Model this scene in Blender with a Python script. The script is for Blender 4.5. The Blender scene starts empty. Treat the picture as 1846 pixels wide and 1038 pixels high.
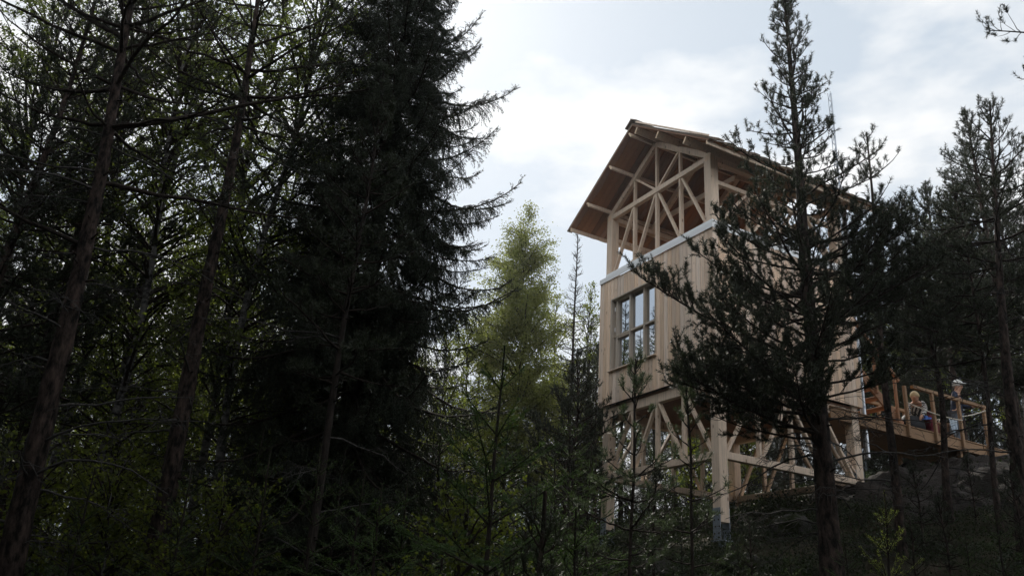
import bpy, math, random
import numpy as np
from mathutils import Matrix, Vector
sc = bpy.context.scene
R_ = math.radians
# ---------------------------------------------------------------- camera
FOC = 1537.27                      # focal length in photograph pixels (1846 wide)
YAW, PITCH, ROLL = 1.0747, 0.3898, 0.0676   # YAW is the tower's heading against the view
S = 3.8                            # width of the tower between the outer faces of its posts
EYE = np.array([0.0, 0.0, 1.6])
_fw = np.array([0, math.cos(PITCH), math.sin(PITCH)]); _rt = np.array([1.0, 0, 0]); _up = np.cross(_rt, _fw)
_r2 = _rt*math.cos(ROLL)+_up*math.sin(ROLL); _u2 = -_rt*math.sin(ROLL)+_up*math.cos(ROLL)
cam = bpy.data.cameras.new('camera'); camo = bpy.data.objects.new('camera', cam); sc.collection.objects.link(camo)
camo.matrix_world = Matrix(((_r2[0], _u2[0], -_fw[0], EYE[0]), (_r2[1], _u2[1], -_fw[1], EYE[1]), (_r2[2], _u2[2], -_fw[2], EYE[2]), (0, 0, 0, 1)))
cam.sensor_width = 36; cam.lens = 36*FOC/1846; cam.clip_start = 0.1; cam.clip_end = 3000
sc.camera = camo
# ---------------------------------------------------------------- sun, sky, exposure
SUN_EL, SUN_AZ = 41.0, -11.0       # degrees; azimuth from the view's heading (+Y), negative = left
sc.view_settings.view_transform = 'Standard'; sc.view_settings.look = 'None'
sc.view_settings.exposure = 0.0; sc.view_settings.gamma = 1.0
SUN_STRENGTH = 4.0
SKY = 0.10
W = bpy.data.worlds.new("World"); sc.world = W; W.use_nodes = True
nt = W.node_tree; nt.nodes.clear()
def N(t, typ, **kw):
    n = t.nodes.new(typ)
    for k, v in kw.items(): setattr(n, k, v)
    return n
out = N(nt, 'ShaderNodeOutputWorld'); bg = N(nt, 'ShaderNodeBackground')
sky = N(nt, 'ShaderNodeTexSky', sky_type='NISHITA', sun_disc=False)
sky.sun_elevation = R_(SUN_EL); sky.sun_rotation = R_(SUN_AZ); sky.air_density = 1.0; sky.dust_density = 1.2; sky.ozone_density = 1.0
tc = N(nt, 'ShaderNodeTexCoord'); mp = N(nt, 'ShaderNodeMapping'); mp.inputs['Scale'].default_value = (1.0, 1.0, 2.3)
mp.inputs['Location'].default_value = (8.4, 2.9, 2.35)
nz = N(nt, 'ShaderNodeTexNoise'); nz.inputs['Scale'].default_value = 3.2; nz.inputs['Detail'].default_value = 7; nz.inputs['Roughness'].default_value = 0.52
cr = N(nt, 'ShaderNodeValToRGB'); cr.color_ramp.elements[0].position = 0.45; cr.color_ramp.elements[1].position = 0.58
cr.color_ramp.elements[0].color = (0.0, 0.0, 0.0, 1); cr.color_ramp.elements[1].color = (1, 1, 1, 1)
dt = N(nt, 'ShaderNodeVectorMath', operation='DOT_PRODUCT')
_e, _a = R_(SUN_EL), R_(SUN_AZ)
SUNV = Vector((math.cos(_e)*math.sin(_a), math.cos(_e)*math.cos(_a), math.sin(_e)))
dt.inputs[1].default_value = SUNV
mr = N(nt, 'ShaderNodeMapRange'); mr.inputs['From Min'].default_value = 0.35; mr.inputs['From Max'].default_value = -0.6
mr.inputs['To Min'].default_value = 10.3; mr.inputs['To Max'].default_value = 26.0   # unseen clouds opposite the sun, brightened to fill the tower front with light
cc = N(nt, 'ShaderNodeVectorMath', operation='SCALE'); cc.inputs[0].default_value = (0.985, 0.995, 1.0)
mx = N(nt, 'ShaderNodeMixRGB')
L = nt.links
L.new(tc.outputs['Generated'], mp.inputs['Vector']); L.new(mp.outputs[0], nz.inputs['Vector']); L.new(nz.outputs['Fac'], cr.inputs['Fac'])
L.new(tc.outputs['Generated'], dt.inputs[0]); L.new(dt.outputs['Value'], mr.inputs['Value']); L.new(mr.outputs[0], cc.inputs['Scale'])
veil = N(nt, 'ShaderNodeMixRGB'); veil.inputs['Fac'].default_value = 0.86; veil.inputs['Color2'].default_value = (6.75, 7.6, 8.45, 1)   # thin high haze over the blue
L.new(sky.outputs[0], veil.inputs['Color1']); L.new(veil.outputs[0], mx.inputs['Color1'])
L.new(cr.outputs['Color'], mx.inputs['Fac']); L.new(cc.outputs[0], mx.inputs['Color2'])
L.new(mx.outputs[0], bg.inputs['Color']); bg.inputs['Strength'].default_value = SKY; L.new(bg.outputs[0], out.inputs['Surface'])
sun = bpy.data.lights.new('sun', 'SUN'); sun.energy = SUN_STRENGTH; sun.angle = R_(0.5); sun.color = (1.0, 0.95, 0.86)
suno = bpy.data.objects.new('sun', sun); sc.collection.objects.link(suno); suno.location = SUNV*60
suno.rotation_euler = SUNV.to_track_quat('Z', 'Y').to_euler()
cy = sc.cycles
cy.max_bounces = 6; cy.diffuse_bounces = 3; cy.glossy_bounces = 3; cy.transmission_bounces = 4; cy.transparent_max_bounces = 4

# ---------------------------------------------------------------- helpers
def ray(u, v): return _fw+(u-923)/FOC*_r2-(v-519)/FOC*_u2
def at(u, v, Y):
    d = ray(u, v); return EYE+d*(Y/d[1])
CX, CYT, CZ = 3.1782*S, -2.9492*S, -1.3393*S
def tw(x, y, z):                   # tower frame (x along its front, y into it, z = 0 under the cladding) to the world
    x, y, z = x-CX, y-CYT, z-CZ
    return np.array([x*math.cos(YAW)+y*math.sin(YAW), -x*math.sin(YAW)+y*math.cos(YAW), z+1.6])
def nrm(a): return a/np.maximum(np.linalg.norm(a, axis=-1, keepdims=True), 1e-9)
def link(o, parent=None):
    sc.collection.objects.link(o)
    if parent is not None: o.parent = parent
    return o
def tag(o, label=None, cat=None, group=None, kind=None):
    if label: o['label'] = label
    if cat: o['category'] = cat
    if group: o['group'] = group
    if kind: o['kind'] = kind
    return o
def empty(name, loc, rz=0.0, parent=None):
    o = bpy.data.objects.new(name, None); o.location = loc; o.rotation_euler = (0, 0, rz); o.empty_display_size = 0.3
    return link(o, parent)
class Geo:
    def merge(s, o, mi=0):
        for V, F, T, sm in zip(o.v, o.f, o.tot, o.sm):
            s.v.append(V); s.f.append(F-0); s.tot.append(T); s.sm.append(sm); s.mi.append(np.full(len(T), mi))
        k = len(s.f)-len(o.f)
        for j in range(k, len(s.f)): s.f[j] = s.f[j]+s.n
        s.n += o.n
    def __init__(s): s.v = []; s.f = []; s.n = 0; s.tot = []; s.sm = []; s.mi = []
    def add(s, V, F, smooth=False, mi=0):      # V [n,3]; F [m,k] indices
        V = np.asarray(V, float).reshape(-1, 3); F = np.asarray(F, int)
        s.v.append(V); s.f.append((F+s.n).ravel()); s.tot.append(np.full(len(F), F.shape[1])); s.n += len(V)
        s.sm.append(np.full(len(F), smooth)); s.mi.append(np.full(len(F), mi))
    def polys(s, P, smooth=False, mi=0):       # P [m,k,3] separate faces
        m, k, _ = P.shape; s.add(P.reshape(-1, 3), np.arange(m*k).reshape(m, k), smooth, mi)
    def tubes(s, P, Rr, n=4, cap=False, mi=0): # P [B,K,3], Rr [B,K]
        P = np.asarray(P, float); Rr = np.asarray(Rr, float); B, K, _ = P.shape
        T = nrm(np.gradient(P, axis=1)); m = nrm(P[:, -1]-P[:, 0])
        ref = np.where(np.abs(m[:, 2:3]) > 0.8, [[1.0, 0, 0]], [[0, 0, 1.0]])[:, None]
        U = nrm(np.cross(T, np.broadcast_to(ref, T.shape))); V = np.cross(T, U)
        a = 2*np.pi*np.arange(n)/n
        ring = P[:, :, None]+Rr[:, :, None, None]*(np.cos(a)[:, None]*U[:, :, None]+np.sin(a)[:, None]*V[:, :, None])
        idx = np.arange(B*K*n).reshape(B, K, n); i0 = idx[:, :-1]; i1 = idx[:, 1:]
        F = np.stack([i0, np.roll(i0, -1, 2), np.roll(i1, -1, 2), i1], -1).reshape(-1, 4)
        s.add(ring.reshape(-1, 3), F, True, mi)
        if cap:
            for b in range(B):
                s.polys(ring[b, 0][::-1][None], False, mi); s.polys(ring[b, -1][None], False, mi)
    def box(s, c, sz, mi=0):
        c = np.array(c, float); h = np.array(sz, float)/2
        V = np.array([[x, y, z] for x in (-1, 1) for y in (-1, 1) for z in (-1, 1)])*h+c
        s.add(V, [[0, 1, 3, 2], [4, 6, 7, 5], [0, 4, 5, 1], [2, 3, 7, 6], [0, 2, 6, 4], [1, 5, 7, 3]], False, mi)
    def bar(s, p, q, w, d, side=(0, 1, 0), mi=0, bev=0.006):   # squared timber p->q, d deep along side, w across
        p = np.array(p, float); q = np.array(q, float); t = nrm(q-p); sd = np.array(side, float); sd = nrm(sd-t*(sd@t)); cr_ = np.cross(t, sd)
        o = []
        for a, b, in ((-1, -1), (1, -1), (1, 1), (-1, 1)):
            o.append(cr_*(a*w/2)+sd*(b*d/2)-cr_*0-0)
        if bev:                                 # chamfered section
            o = []
            for a, b, k in ((-1, -1, 0), (-1, -1, 1), (1, -1, 1), (1, -1, 0), (1, 1, 0), (1, 1, 1), (-1, 1, 1), (-1, 1, 0)):
                ca = a*(w/2-(bev if k else 0)); cb = b*(d/2-(0 if k else bev)); o.append(cr_*ca+sd*cb)
        o = np.array(o); n = len(o); V = np.concatenate([p+o, q+o])
        i = np.arange(n); s.add(V, np.stack([i, (i+1) % n, (i+1) % n+n, i+n], -1), False, mi)
        s.add(V, [list(range(n))[::-1]], False, mi); s.add(V, [list(range(n, 2*n))], False, mi)
    def build(s, name, mats, parent=None, off=None):
        me = bpy.data.meshes.new(name); V = np.concatenate(s.v)
        if off is not None: V = V-np.asarray(off)
        F = np.concatenate(s.f); tot = np.concatenate(s.tot)
        me.vertices.add(len(V)); me.vertices.foreach_set('co', V.astype(np.float32).ravel())
        me.loops.add(len(F)); me.loops.foreach_set('vertex_index', F.astype(np.int32))
        me.polygons.add(len(tot)); st = np.concatenate([[0], np.cumsum(tot)[:-1]])
        me.polygons.foreach_set('loop_start', st.astype(np.int32))
        me.polygons.foreach_set('use_smooth', np.concatenate(s.sm)); 
        for m in (mats if isinstance(mats, (list, tuple)) else [mats]): me.materials.append(m)
        me.polygons.foreach_set('material_index', np.concatenate(s.mi).astype(np.int32))
        me.update(calc_edges=True); me.validate()
        return link(bpy.data.objects.new(name, me), parent)
def copy_tree(o, parent=None):
    c = o.copy(); link(c, parent)
    for ch in list(o.children): copy_tree(ch, c)
    return c

# ---------------------------------------------------------------- materials
def mat(name, base, rough=0.7, spec=0.3, metal=0.0):
    m = bpy.data.materials.new(name); m.use_nodes = True; t = m.node_tree; b = t.nodes['Principled BSDF']
    b.inputs['Base Color'].default_value = (*base, 1); b.inputs['Roughness'].default_value = rough
    b.inputs['Specular IOR Level'].default_value = spec; b.inputs['Metallic'].default_value = metal
    return m, t, b
def ramp(t, stops):
    n = N(t, 'ShaderNodeValToRGB'); e = n.color_ramp.elements
    while len(e) < len(stops): e.new(0.5)
    for k, (p, c) in enumerate(stops): e[k].position = p; e[k].color = (*c, 1)
    return n
def noise(t, scale, detail=4, rough=0.55, stretch=None, vec='Object'):
    c = N(t, 'ShaderNodeTexCoord'); n = N(t, 'ShaderNodeTexNoise'); n.inputs['Scale'].default_value = scale
    n.inputs['Detail'].default_value = detail; n.inputs['Roughness'].default_value = rough
    if stretch:
        m = N(t, 'ShaderNodeMapping'); m.inputs['Scale'].default_value = stretch
        t.links.new(c.outputs[vec], m.inputs['Vector']); t.links.new(m.outputs[0], n.inputs['Vector'])
    else: t.links.new(c.outputs[vec], n.inputs['Vector'])
    return n
def bump(t, b, src, strength=0.3, dist=0.01):
    n = N(t, 'ShaderNodeBump'); n.inputs['Strength'].default_value = strength; n.inputs['Distance'].default_value = dist
    t.links.new(src, n.inputs['Height']); t.links.new(n.outputs[0], b.inputs['Normal'])
def wood(name, c, var=0.18, rough=0.75, knots=0.5, grain=(30, 30, 2.0)):
    m, t, b = mat(name, c, rough, 0.25); l = t.links
    g = noise(t, 1.0, 5, 0.6, grain); rp = ramp(t, [(0.3, tuple(x*0.78 for x in c)), (0.5, c), (0.72, tuple(min(1, x*1.10) for x in c))])
    l.new(g.outputs['Fac'], rp.inputs['Fac'])
    geo = N(t, 'ShaderNodeNewGeometry'); hs = N(t, 'ShaderNodeHueSaturation')
    m1 = N(t, 'ShaderNodeMapRange'); m1.inputs['To Min'].default_value = 1-var; m1.inputs['To Max'].default_value = 1+var*0.7
    l.new(geo.outputs['Random Per Island'], m1.inputs['Value']); l.new(m1.outputs[0], hs.inputs['Value'])
    l.new(rp.outputs['Color'], hs.inputs['Color'])
    m2 = N(t, 'ShaderNodeMath', operation='MULTIPLY'); m2.inputs[1].default_value = 7.31
    fr = N(t, 'ShaderNodeMath', operation='FRACT'); m3 = N(t, 'ShaderNodeMapRange'); m3.inputs['To Min'].default_value = 0.75; m3.inputs['To Max'].default_value = 1.15
    l.new(geo.outputs['Random Per Island'], m2.inputs[0]); l.new(m2.outputs[0], fr.inputs[0]); l.new(fr.outputs[0], m3.inputs['Value']); l.new(m3.outputs[0], hs.inputs['Saturation'])
    tcn = N(t, 'ShaderNodeTexCoord'); mpn = N(t, 'ShaderNodeMapping'); mpn.inputs['Scale'].default_value = (7, 7, 3.0)
    vo = N(t, 'ShaderNodeTexVoronoi'); vo.inputs['Scale'].default_value = 1.0
    l.new(tcn.outputs['Object'], mpn.inputs['Vector']); l.new(mpn.outputs[0], vo.inputs['Vector'])
    kr = ramp(t, [(0.09, (0.30, 0.20, 0.15)), (0.16, (1, 1, 1))]); l.new(vo.outputs['Distance'], kr.inputs['Fac'])
    mu = N(t, 'ShaderNodeMixRGB', blend_type='MULTIPLY'); mu.inputs['Fac'].default_value = knots
    l.new(hs.outputs[0], mu.inputs['Color1']); l.new(kr.outputs['Color'], mu.inputs['Color2']); l.new(mu.outputs[0], b.inputs['Base Color'])
    bump(t, b, g.outputs['Fac'], 0.15, 0.004)
    return m
M = {}
M['clad'] = wood('planed_pine_board', (0.82, 0.62, 0.465), 0.22, 0.6, 0.5)
M['timber'] = wood('sawn_pine_timber', (0.75, 0.565, 0.41), 0.12, 0.65, 0.75)
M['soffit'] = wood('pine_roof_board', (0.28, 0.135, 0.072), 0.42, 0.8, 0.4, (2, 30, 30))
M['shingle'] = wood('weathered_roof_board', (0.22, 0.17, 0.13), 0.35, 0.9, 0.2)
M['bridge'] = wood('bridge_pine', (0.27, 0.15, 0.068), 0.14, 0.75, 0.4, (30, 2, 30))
M['stair'] = wood('bounce_tinted_pine', (0.33, 0.15, 0.062), 0.14, 0.7, 0.3, (30, 2, 30))  # the orange of warm bounced light is put into this wood colour
M['frame'] = wood('window_frame_pine', (0.50, 0.42, 0.34), 0.08, 0.55, 0.2)
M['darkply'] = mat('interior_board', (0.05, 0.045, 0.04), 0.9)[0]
M['tin'] = mat('painted_flashing', (0.86, 0.87, 0.88), 0.4, 0.4)[0]
M['steel'] = mat('stainless_steel', (0.42, 0.44, 0.47), 0.3, 0.5, 1.0)[0]
def galv():
    m, t, b = mat('galvanised_steel', (0.45, 0.50, 0.56), 0.45, 0.5, 0.7); v = N(t, 'ShaderNodeTexVoronoi'); v.inputs['Scale'].default_value = 40
    r = ramp(t, [(0.0, (0.20, 0.235, 0.28)), (1, (0.38, 0.42, 0.48))]); t.links.new(v.outputs['Distance'], r.inputs['Fac']); t.links.new(r.outputs[0], b.inputs['Base Color']); return m
M['galv'] = galv()
def glass():
    m = bpy.data.materials.new('window_glass'); m.use_nodes = True; t = m.node_tree; t.nodes.clear()
    o = N(t, 'ShaderNodeOutputMaterial'); mxs = N(t, 'ShaderNodeMixShader'); g = N(t, 'ShaderNodeBsdfGlossy'); tr = N(t, 'ShaderNodeBsdfTransparent')
    g.inputs['Roughness'].default_value = 0.0; g.inputs['Color'].default_value = (0.66, 0.69, 0.73, 1); tr.inputs['Color'].default_value = (0.6, 0.63, 0.62, 1)
    mxs.inputs[0].default_value = 0.82; t.links.new(tr.outputs[0], mxs.inputs[1]); t.links.new(g.outputs[0], mxs.inputs[2]); t.links.new(mxs.outputs[0], o.inputs[0]); return m
M['glass'] = glass()
def bark(name, c0, c1, sc_=9, stretch=(1, 1, 0.35), bs=0.9, extra=None):
    m, t, b = mat(name, c0, 0.9, 0.15); n = noise(t, sc_, 6, 0.65, stretch)
    stops = [(0.32, c0), (0.62, c1)]
    if extra: stops = extra
    r = ramp(t, stops); t.links.new(n.outputs['Fac'], r.inputs['Fac']); t.links.new(r.outputs[0], b.inputs['Base Color'])
    bump(t, b, n.outputs['Fac'], bs, 0.03); return m
M['pinebark'] = bark('pine_bark', (0.010, 0.008, 0.007), (0.075, 0.052, 0.043), 15, (1, 1, 0.4), 1.0, [(0.40, (0.008, 0.007, 0.006)), (0.50, (0.035, 0.026, 0.022)), (0.66, (0.085, 0.060, 0.050))])
M['sprucebark'] = bark('spruce_bark', (0.012, 0.010, 0.009), (0.04, 0.032, 0.027), 14)
M['birchbark'] = bark('birch_bark', (0.05, 0.05, 0.05), (0.5, 0.48, 0.45), 7, (1, 1, 1.8), 0.3, [(0.40, (0.02, 0.02, 0.02)), (0.50, (0.13, 0.125, 0.12)), (0.75, (0.26, 0.25, 0.235))])
M['twig'] = bark('dark_twig_bark', (0.012, 0.010, 0.008), (0.04, 0.03, 0.024), 20)
M['deadtwig'] = bark('dead_grey_twig', (0.03, 0.028, 0.026), (0.085, 0.08, 0.075), 20)
def leafmat(name, dark, light, trans=None, tf=0.0, spec=0.3, rough=0.5):
    m = bpy.data.materials.new(name); m.use_nodes = True; t = m.node_tree; b = t.nodes['Principled BSDF']; o = t.nodes['Material Output']
    g = N(t, 'ShaderNodeNewGeometry'); r = ramp(t, [(0.0, dark), (0.75, light), (1.0, tuple(x*1.25 for x in light))])
    n = noise(t, 1.6, 3); ad = N(t, 'ShaderNodeMath', operation='MULTIPLY_ADD'); ad.inputs[1].default_value = 0.55
    mm = N(t, 'ShaderNodeMapRange'); mm.inputs['From Min'].default_value = 0.3; mm.inputs['From Max'].default_value = 0.7; mm.inputs['To Max'].default_value = 0.5
    t.links.new(n.outputs['Fac'], mm.inputs['Value']); t.links.new(g.outputs['Random Per Island'], ad.inputs[0]); t.links.new(mm.outputs[0], ad.inputs[2]); t.links.new(ad.outputs[0], r.inputs['Fac'])
    t.links.new(r.outputs[0], b.inputs['Base Color']); b.inputs['Roughness'].default_value = rough; b.inputs['Specular IOR Level'].default_value = spec
    if tf:
        tl = N(t, 'ShaderNodeBsdfTranslucent'); ms = N(t, 'ShaderNodeMixShader'); ms.inputs[0].default_value = tf
        h = N(t, 'ShaderNodeMixRGB', blend_type='MULTIPLY'); h.inputs['Fac'].default_value = 1.0; h.inputs['Color2'].default_value = (*trans, 1)
        t.links.new(r.outputs[0], h.inputs['Color1']); t.links.new(h.outputs[0], tl.inputs['Color'])
        t.links.new(b.outputs[0], ms.inputs[1]); t.links.new(tl.outputs[0], ms.inputs[2]); t.links.new(ms.outputs[0], o.inputs['Surface'])
    return m
M['pine'] = leafmat('pine_needles', (0.013, 0.018, 0.010), (0.042, 0.052, 0.030), (1.5, 1.6, 1.0), 0.12, 0.25)
M['spruce'] = leafmat('spruce_needles', (0.013, 0.019, 0.012), (0.038, 0.048, 0.030), (1.5, 1.6, 1.0), 0.10, 0.22)
M['young'] = leafmat('young_spruce_needles', (0.028, 0.050, 0.016), (0.065, 0.105, 0.034), (1.8, 2.0, 1.0), 0.25, 0.3)
M['juniper'] = leafmat('lit_toned_juniper_needles', (0.11, 0.14, 0.035), (0.24, 0.28, 0.08), (1.8, 1.9, 1.0), 0.3, 0.3)  # raised greens carry the light that falls on the bush
M['birch'] = leafmat('birch_leaves', (0.032, 0.038, 0.012), (0.062, 0.070, 0.022), (4.2, 4.5, 2.0), 0.48, 0.25)
M['dimbirch'] = leafmat('dimmed_birch_leaves', (0.028, 0.036, 0.013), (0.056, 0.066, 0.024), (3.6, 3.9, 1.7), 0.42, 0.3)  # birch leaf darkened in colour so the tall crowns read as silhouettes
M['palebirch'] = leafmat('pale_birch_leaves', (0.060, 0.068, 0.025), (0.105, 0.114, 0.044), (3.4, 3.5, 2.2), 0.5, 0.25)
M['youngpine'] = leafmat('young_pine_needles', (0.03, 0.046, 0.026), (0.09, 0.118, 0.068), (1.6, 1.7, 1.0), 0.2, 0.35)
M['herb'] = leafmat('bilberry_leaves', (0.010, 0.016, 0.007), (0.028, 0.038, 0.016), (1.8, 2.0, 1.0), 0.25, 0.3)
def groundmat():
    m, t, b = mat('forest_floor', (0.03, 0.026, 0.02), 0.95, 0.1); n = noise(t, 1.3, 8, 0.6)
    r = ramp(t, [(0.3, (0.018, 0.014, 0.010)), (0.5, (0.035, 0.032, 0.018)), (0.7, (0.06, 0.048, 0.034))]); t.links.new(n.outputs['Fac'], r.inputs['Fac']); t.links.new(r.outputs[0], b.inputs['Base Color'])
    n2 = noise(t, 9, 6, 0.7); bump(t, b, n2.outputs['Fac'], 1.0, 0.08); return m
M['ground'] = groundmat()
def rockmat():
    m, t, b = mat('granite', (0.2, 0.19, 0.18), 0.9, 0.2); n = noise(t, 1.1, 9, 0.65); r = ramp(t, [(0.32, (0.022, 0.022, 0.016)), (0.45, (0.038, 0.031, 0.027)), (0.60, (0.068, 0.058, 0.052)), (0.78, (0.17, 0.155, 0.145))])
    t.links.new(n.outputs['Fac'], r.inputs['Fac']); n2 = noise(t, 4, 9, 0.7, (1, 1, 2.2)); bump(t, b, n2.outputs['Fac'], 1.0, 0.14)
    c = N(t, 'ShaderNodeTexCoord'); wv = noise(t, 1.5, 4, 0.6); ad = N(t, 'ShaderNodeMixRGB'); ad.inputs['Fac'].default_value = 0.35; vo = N(t, 'ShaderNodeTexVoronoi', feature='DISTANCE_TO_EDGE'); vo.inputs['Scale'].default_value = 0.9
    t.links.new(c.outputs['Object'], ad.inputs['Color1']); t.links.new(wv.outputs['Color'], ad.inputs['Color2']); t.links.new(ad.outputs[0], vo.inputs['Vector'])
    kr = ramp(t, [(0.0, (0.12, 0.12, 0.11)), (0.035, (0.8, 0.8, 0.8)), (0.3, (1, 1, 1))]); t.links.new(vo.outputs['Distance'], kr.inputs['Fac'])   # cracks drawn as darker lines
    mu = N(t, 'ShaderNodeMixRGB', blend_type='MULTIPLY'); mu.inputs['Fac'].default_value = 1.0; t.links.new(r.outputs[0], mu.inputs['Color1']); t.links.new(kr.outputs[0], mu.inputs['Color2']); t.links.new(mu.outputs[0], b.inputs['Base Color']); return m
M['rock'] = rockmat()
def mossrock():
    m, t, b = mat('mossy_boulder', (0.1, 0.1, 0.09), 0.95, 0.1); n = noise(t, 3.5, 9, 0.7)
    r = ramp(t, [(0.36, (0.02, 0.028, 0.010)), (0.48, (0.035, 0.042, 0.018)), (0.54, (0.07, 0.066, 0.06)), (0.75, (0.15, 0.14, 0.135))])
    t.links.new(n.outputs['Fac'], r.inputs['Fac']); t.links.new(r.outputs[0], b.inputs['Base Color']); n2 = noise(t, 14, 9, 0.75); bump(t, b, n2.outputs['Fac'], 1.0, 0.12); return m
M['moss'] = mossrock()
# ---------------------------------------------------------------- terrain
_cp = np.array([(0, 0, 0), (-6, 8, 1.0), (0, 8, 1.1), (5, 8, 1.6), (4.1, 16, 3.35), (2.3, 19.3, 3.55), (-4, 15, 1.9), (7.6, 17.9, 4.85), (5.8, 21.2, 4.9),
    (12, 20.4, 6.15), (10.0, 17.5, 5.35), (9, 15, 4.3), (11.4, 17, 5.45), (16, 22, 7.2), (22, 30, 9.0), (0, 32, 4.6), (-12, 20, 2.0), (-22, 32, 2.4), (0, -12, -2), (-12, 0, -.2),
    (12, 0, 1.0), (9.5, 10, 2.9), (7, 12, 2.9), (4, 11, 2.15), (45, 45, 12), (-60, 80, 3), (60, 90, 13), (0, 90, 8), (-70, -10, 0), (70, 0, 6), (0, -70, -4), (0, 200, 14), (-200, 100, 6), (200, 100, 20)], float)
def _tps(d): return d*d*np.log(d+1e-9)
_n = len(_cp); _D = np.linalg.norm(_cp[:, None, :2]-_cp[None, :, :2], axis=-1)
_A = np.zeros((_n+3, _n+3)); _A[:_n, :_n] = _tps(_D)+np.eye(_n)*2.0; _A[:_n, _n] = 1; _A[:_n, _n+1:] = _cp[:, :2]; _A[_n, :_n] = 1; _A[_n+1:, :_n] = _cp[:, :2].T
_w = np.linalg.solve(_A, np.concatenate([_cp[:, 2], [0, 0, 0]]))
def lump(x, y): return 0.06*np.sin(1.9*x+0.7*y)*np.cos(1.3*y-0.5*x)+0.04*np.sin(4.1*x-2.2*y)+0.03*np.cos(5.3*y+3.1*x)
def hz(x, y):
    x = np.asarray(x, float); y = np.asarray(y, float); p = np.stack([x.ravel(), y.ravel()], -1)
    d = np.linalg.norm(p[:, None]-_cp[None, :, :2], axis=-1)
    z = _tps(d)@_w[:_n]+_w[_n]+p@_w[_n+1:]
    return (z+lump(p[:, 0], p[:, 1])).reshape(x.shape)
def gz(x, y): return float(hz(np.array([x]), np.array([y]))[0])
def grid_obj(name, xs, ys, zf, m, smooth=True):
    X, Y = np.meshgrid(xs, ys, indexing='ij'); Z = zf(X, Y); i = np.arange(X.size).reshape(X.shape)
    F = np.stack([i[:-1, :-1], i[1:, :-1], i[1:, 1:], i[:-1, 1:]], -1).reshape(-1, 4); g = Geo(); g.add(np.stack([X, Y, Z], -1).reshape(-1, 3), F, smooth)
    return g.build(name, m)
_t = np.linspace(-1, 1, 261); _ax = 190*np.sinh(4.2*_t)/math.sinh(4.2)
tag(grid_obj('forest_floor', _ax+2, _ax+13, lambda x, y: hz(x, y), M['ground']), 'dark forest floor rising towards the wooden tower', 'ground', kind='structure')
def rock_z(x, y):
    u = x*0.88+y*0.48; v = -x*0.48+y*0.88
    r = 0.10*np.sin(2.1*u+1.3*np.sin(1.1*v))+0.07*np.sin(3.7*v+u)+0.05*np.sin(7.3*u-2.7*v)+0.035*np.sin(11*v+4.1*u)+0.03*np.abs(np.sin(5.1*u+3.3*v+2*np.sin(2.3*v)))+0.02*np.sin(17*u-9*v+3*np.sin(4*v))
    e = np.clip(np.minimum.reduce([(x-6.6)/0.8, (21.5-x)/1.0, (y-14.2)/0.9, (20.3+0.05*x-y)/0.8]), 0, 1)
    return hz(x, y)-0.35+e*(0.50)+r*e
tag(grid_obj('bedrock', np.linspace(6.4, 21.8, 260), np.linspace(14, 21.5, 150), rock_z, M['rock']), 'bare granite slope beneath the end of the footbridge', 'rock', kind='structure')

# ---------------------------------------------------------------- the tower
D = 1.0583*S; PW = 0.0562*S; ZB = -3.30; ZBM = -0.4412*S; ZF = 0.8729*S; ZT = 1.2992*S; OFF = 0.0208*S; ZC = 0.8135*S
tb = tw(0, 0, ZB)
T = empty('timber_tower', tb, -YAW)
tag(T, 'tall pale timber tower on stilts with boarded middle storey and gabled roof', 'tower')
OF = (0, 0, ZB)
def TP(g, name, m, parent=None): return g.build(name, M[m] if isinstance(m, str) else m, parent or T, OF)
def member(name, p, q, w, d, side, m='timber', parent=None):
    g = Geo(); g.bar(p, q, w, d, side); return TP(g, name, m, parent)
xs_ = {'L': -S+PW/2, 'R': -PW/2}; ys_ = {'F': PW/2, 'B': D-PW/2}
posts = {}
for kx, x in xs_.items():
    for ky, y in ys_.items():
        zb = {'RF': -2.86, 'LF': -2.75, 'RB': -1.62, 'LB': -1.9}[kx+ky]
        top = ZT-0.13
        posts[kx+ky] = member('post', (x, y, zb), (x, y, top), PW, PW, (0, 1, 0))
        g = Geo()                              # steel shoe under each post: two side plates, a foot and bolts
        b = zb
        for s in (-1, 1):
            g.box((x, y+s*(PW/2+0.006), b-0.02), (PW*0.92, 0.012, 0.56))
        g.box((x, y, b-0.33), (PW*1.3, PW*1.3, 0.03))
        g.box((x, y, b-0.60), (0.10, 0.10, 0.54))
        sh = TP(g, 'post_shoe', 'galv', posts[kx+ky])
        for i in range(2):
            for j in range(4):
                g = Geo(); g.tubes([[(x-0.055+0.11*i+0.02*(j % 2), y-PW/2-0.010, b-0.20+0.12*j), (x-0.055+0.11*i+0.02*(j % 2), y-PW/2-0.020, b-0.20+0.12*j)]], [[0.018, 0.016]], 8, True); TP(g, 'bolt', 'darkply', sh)
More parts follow.
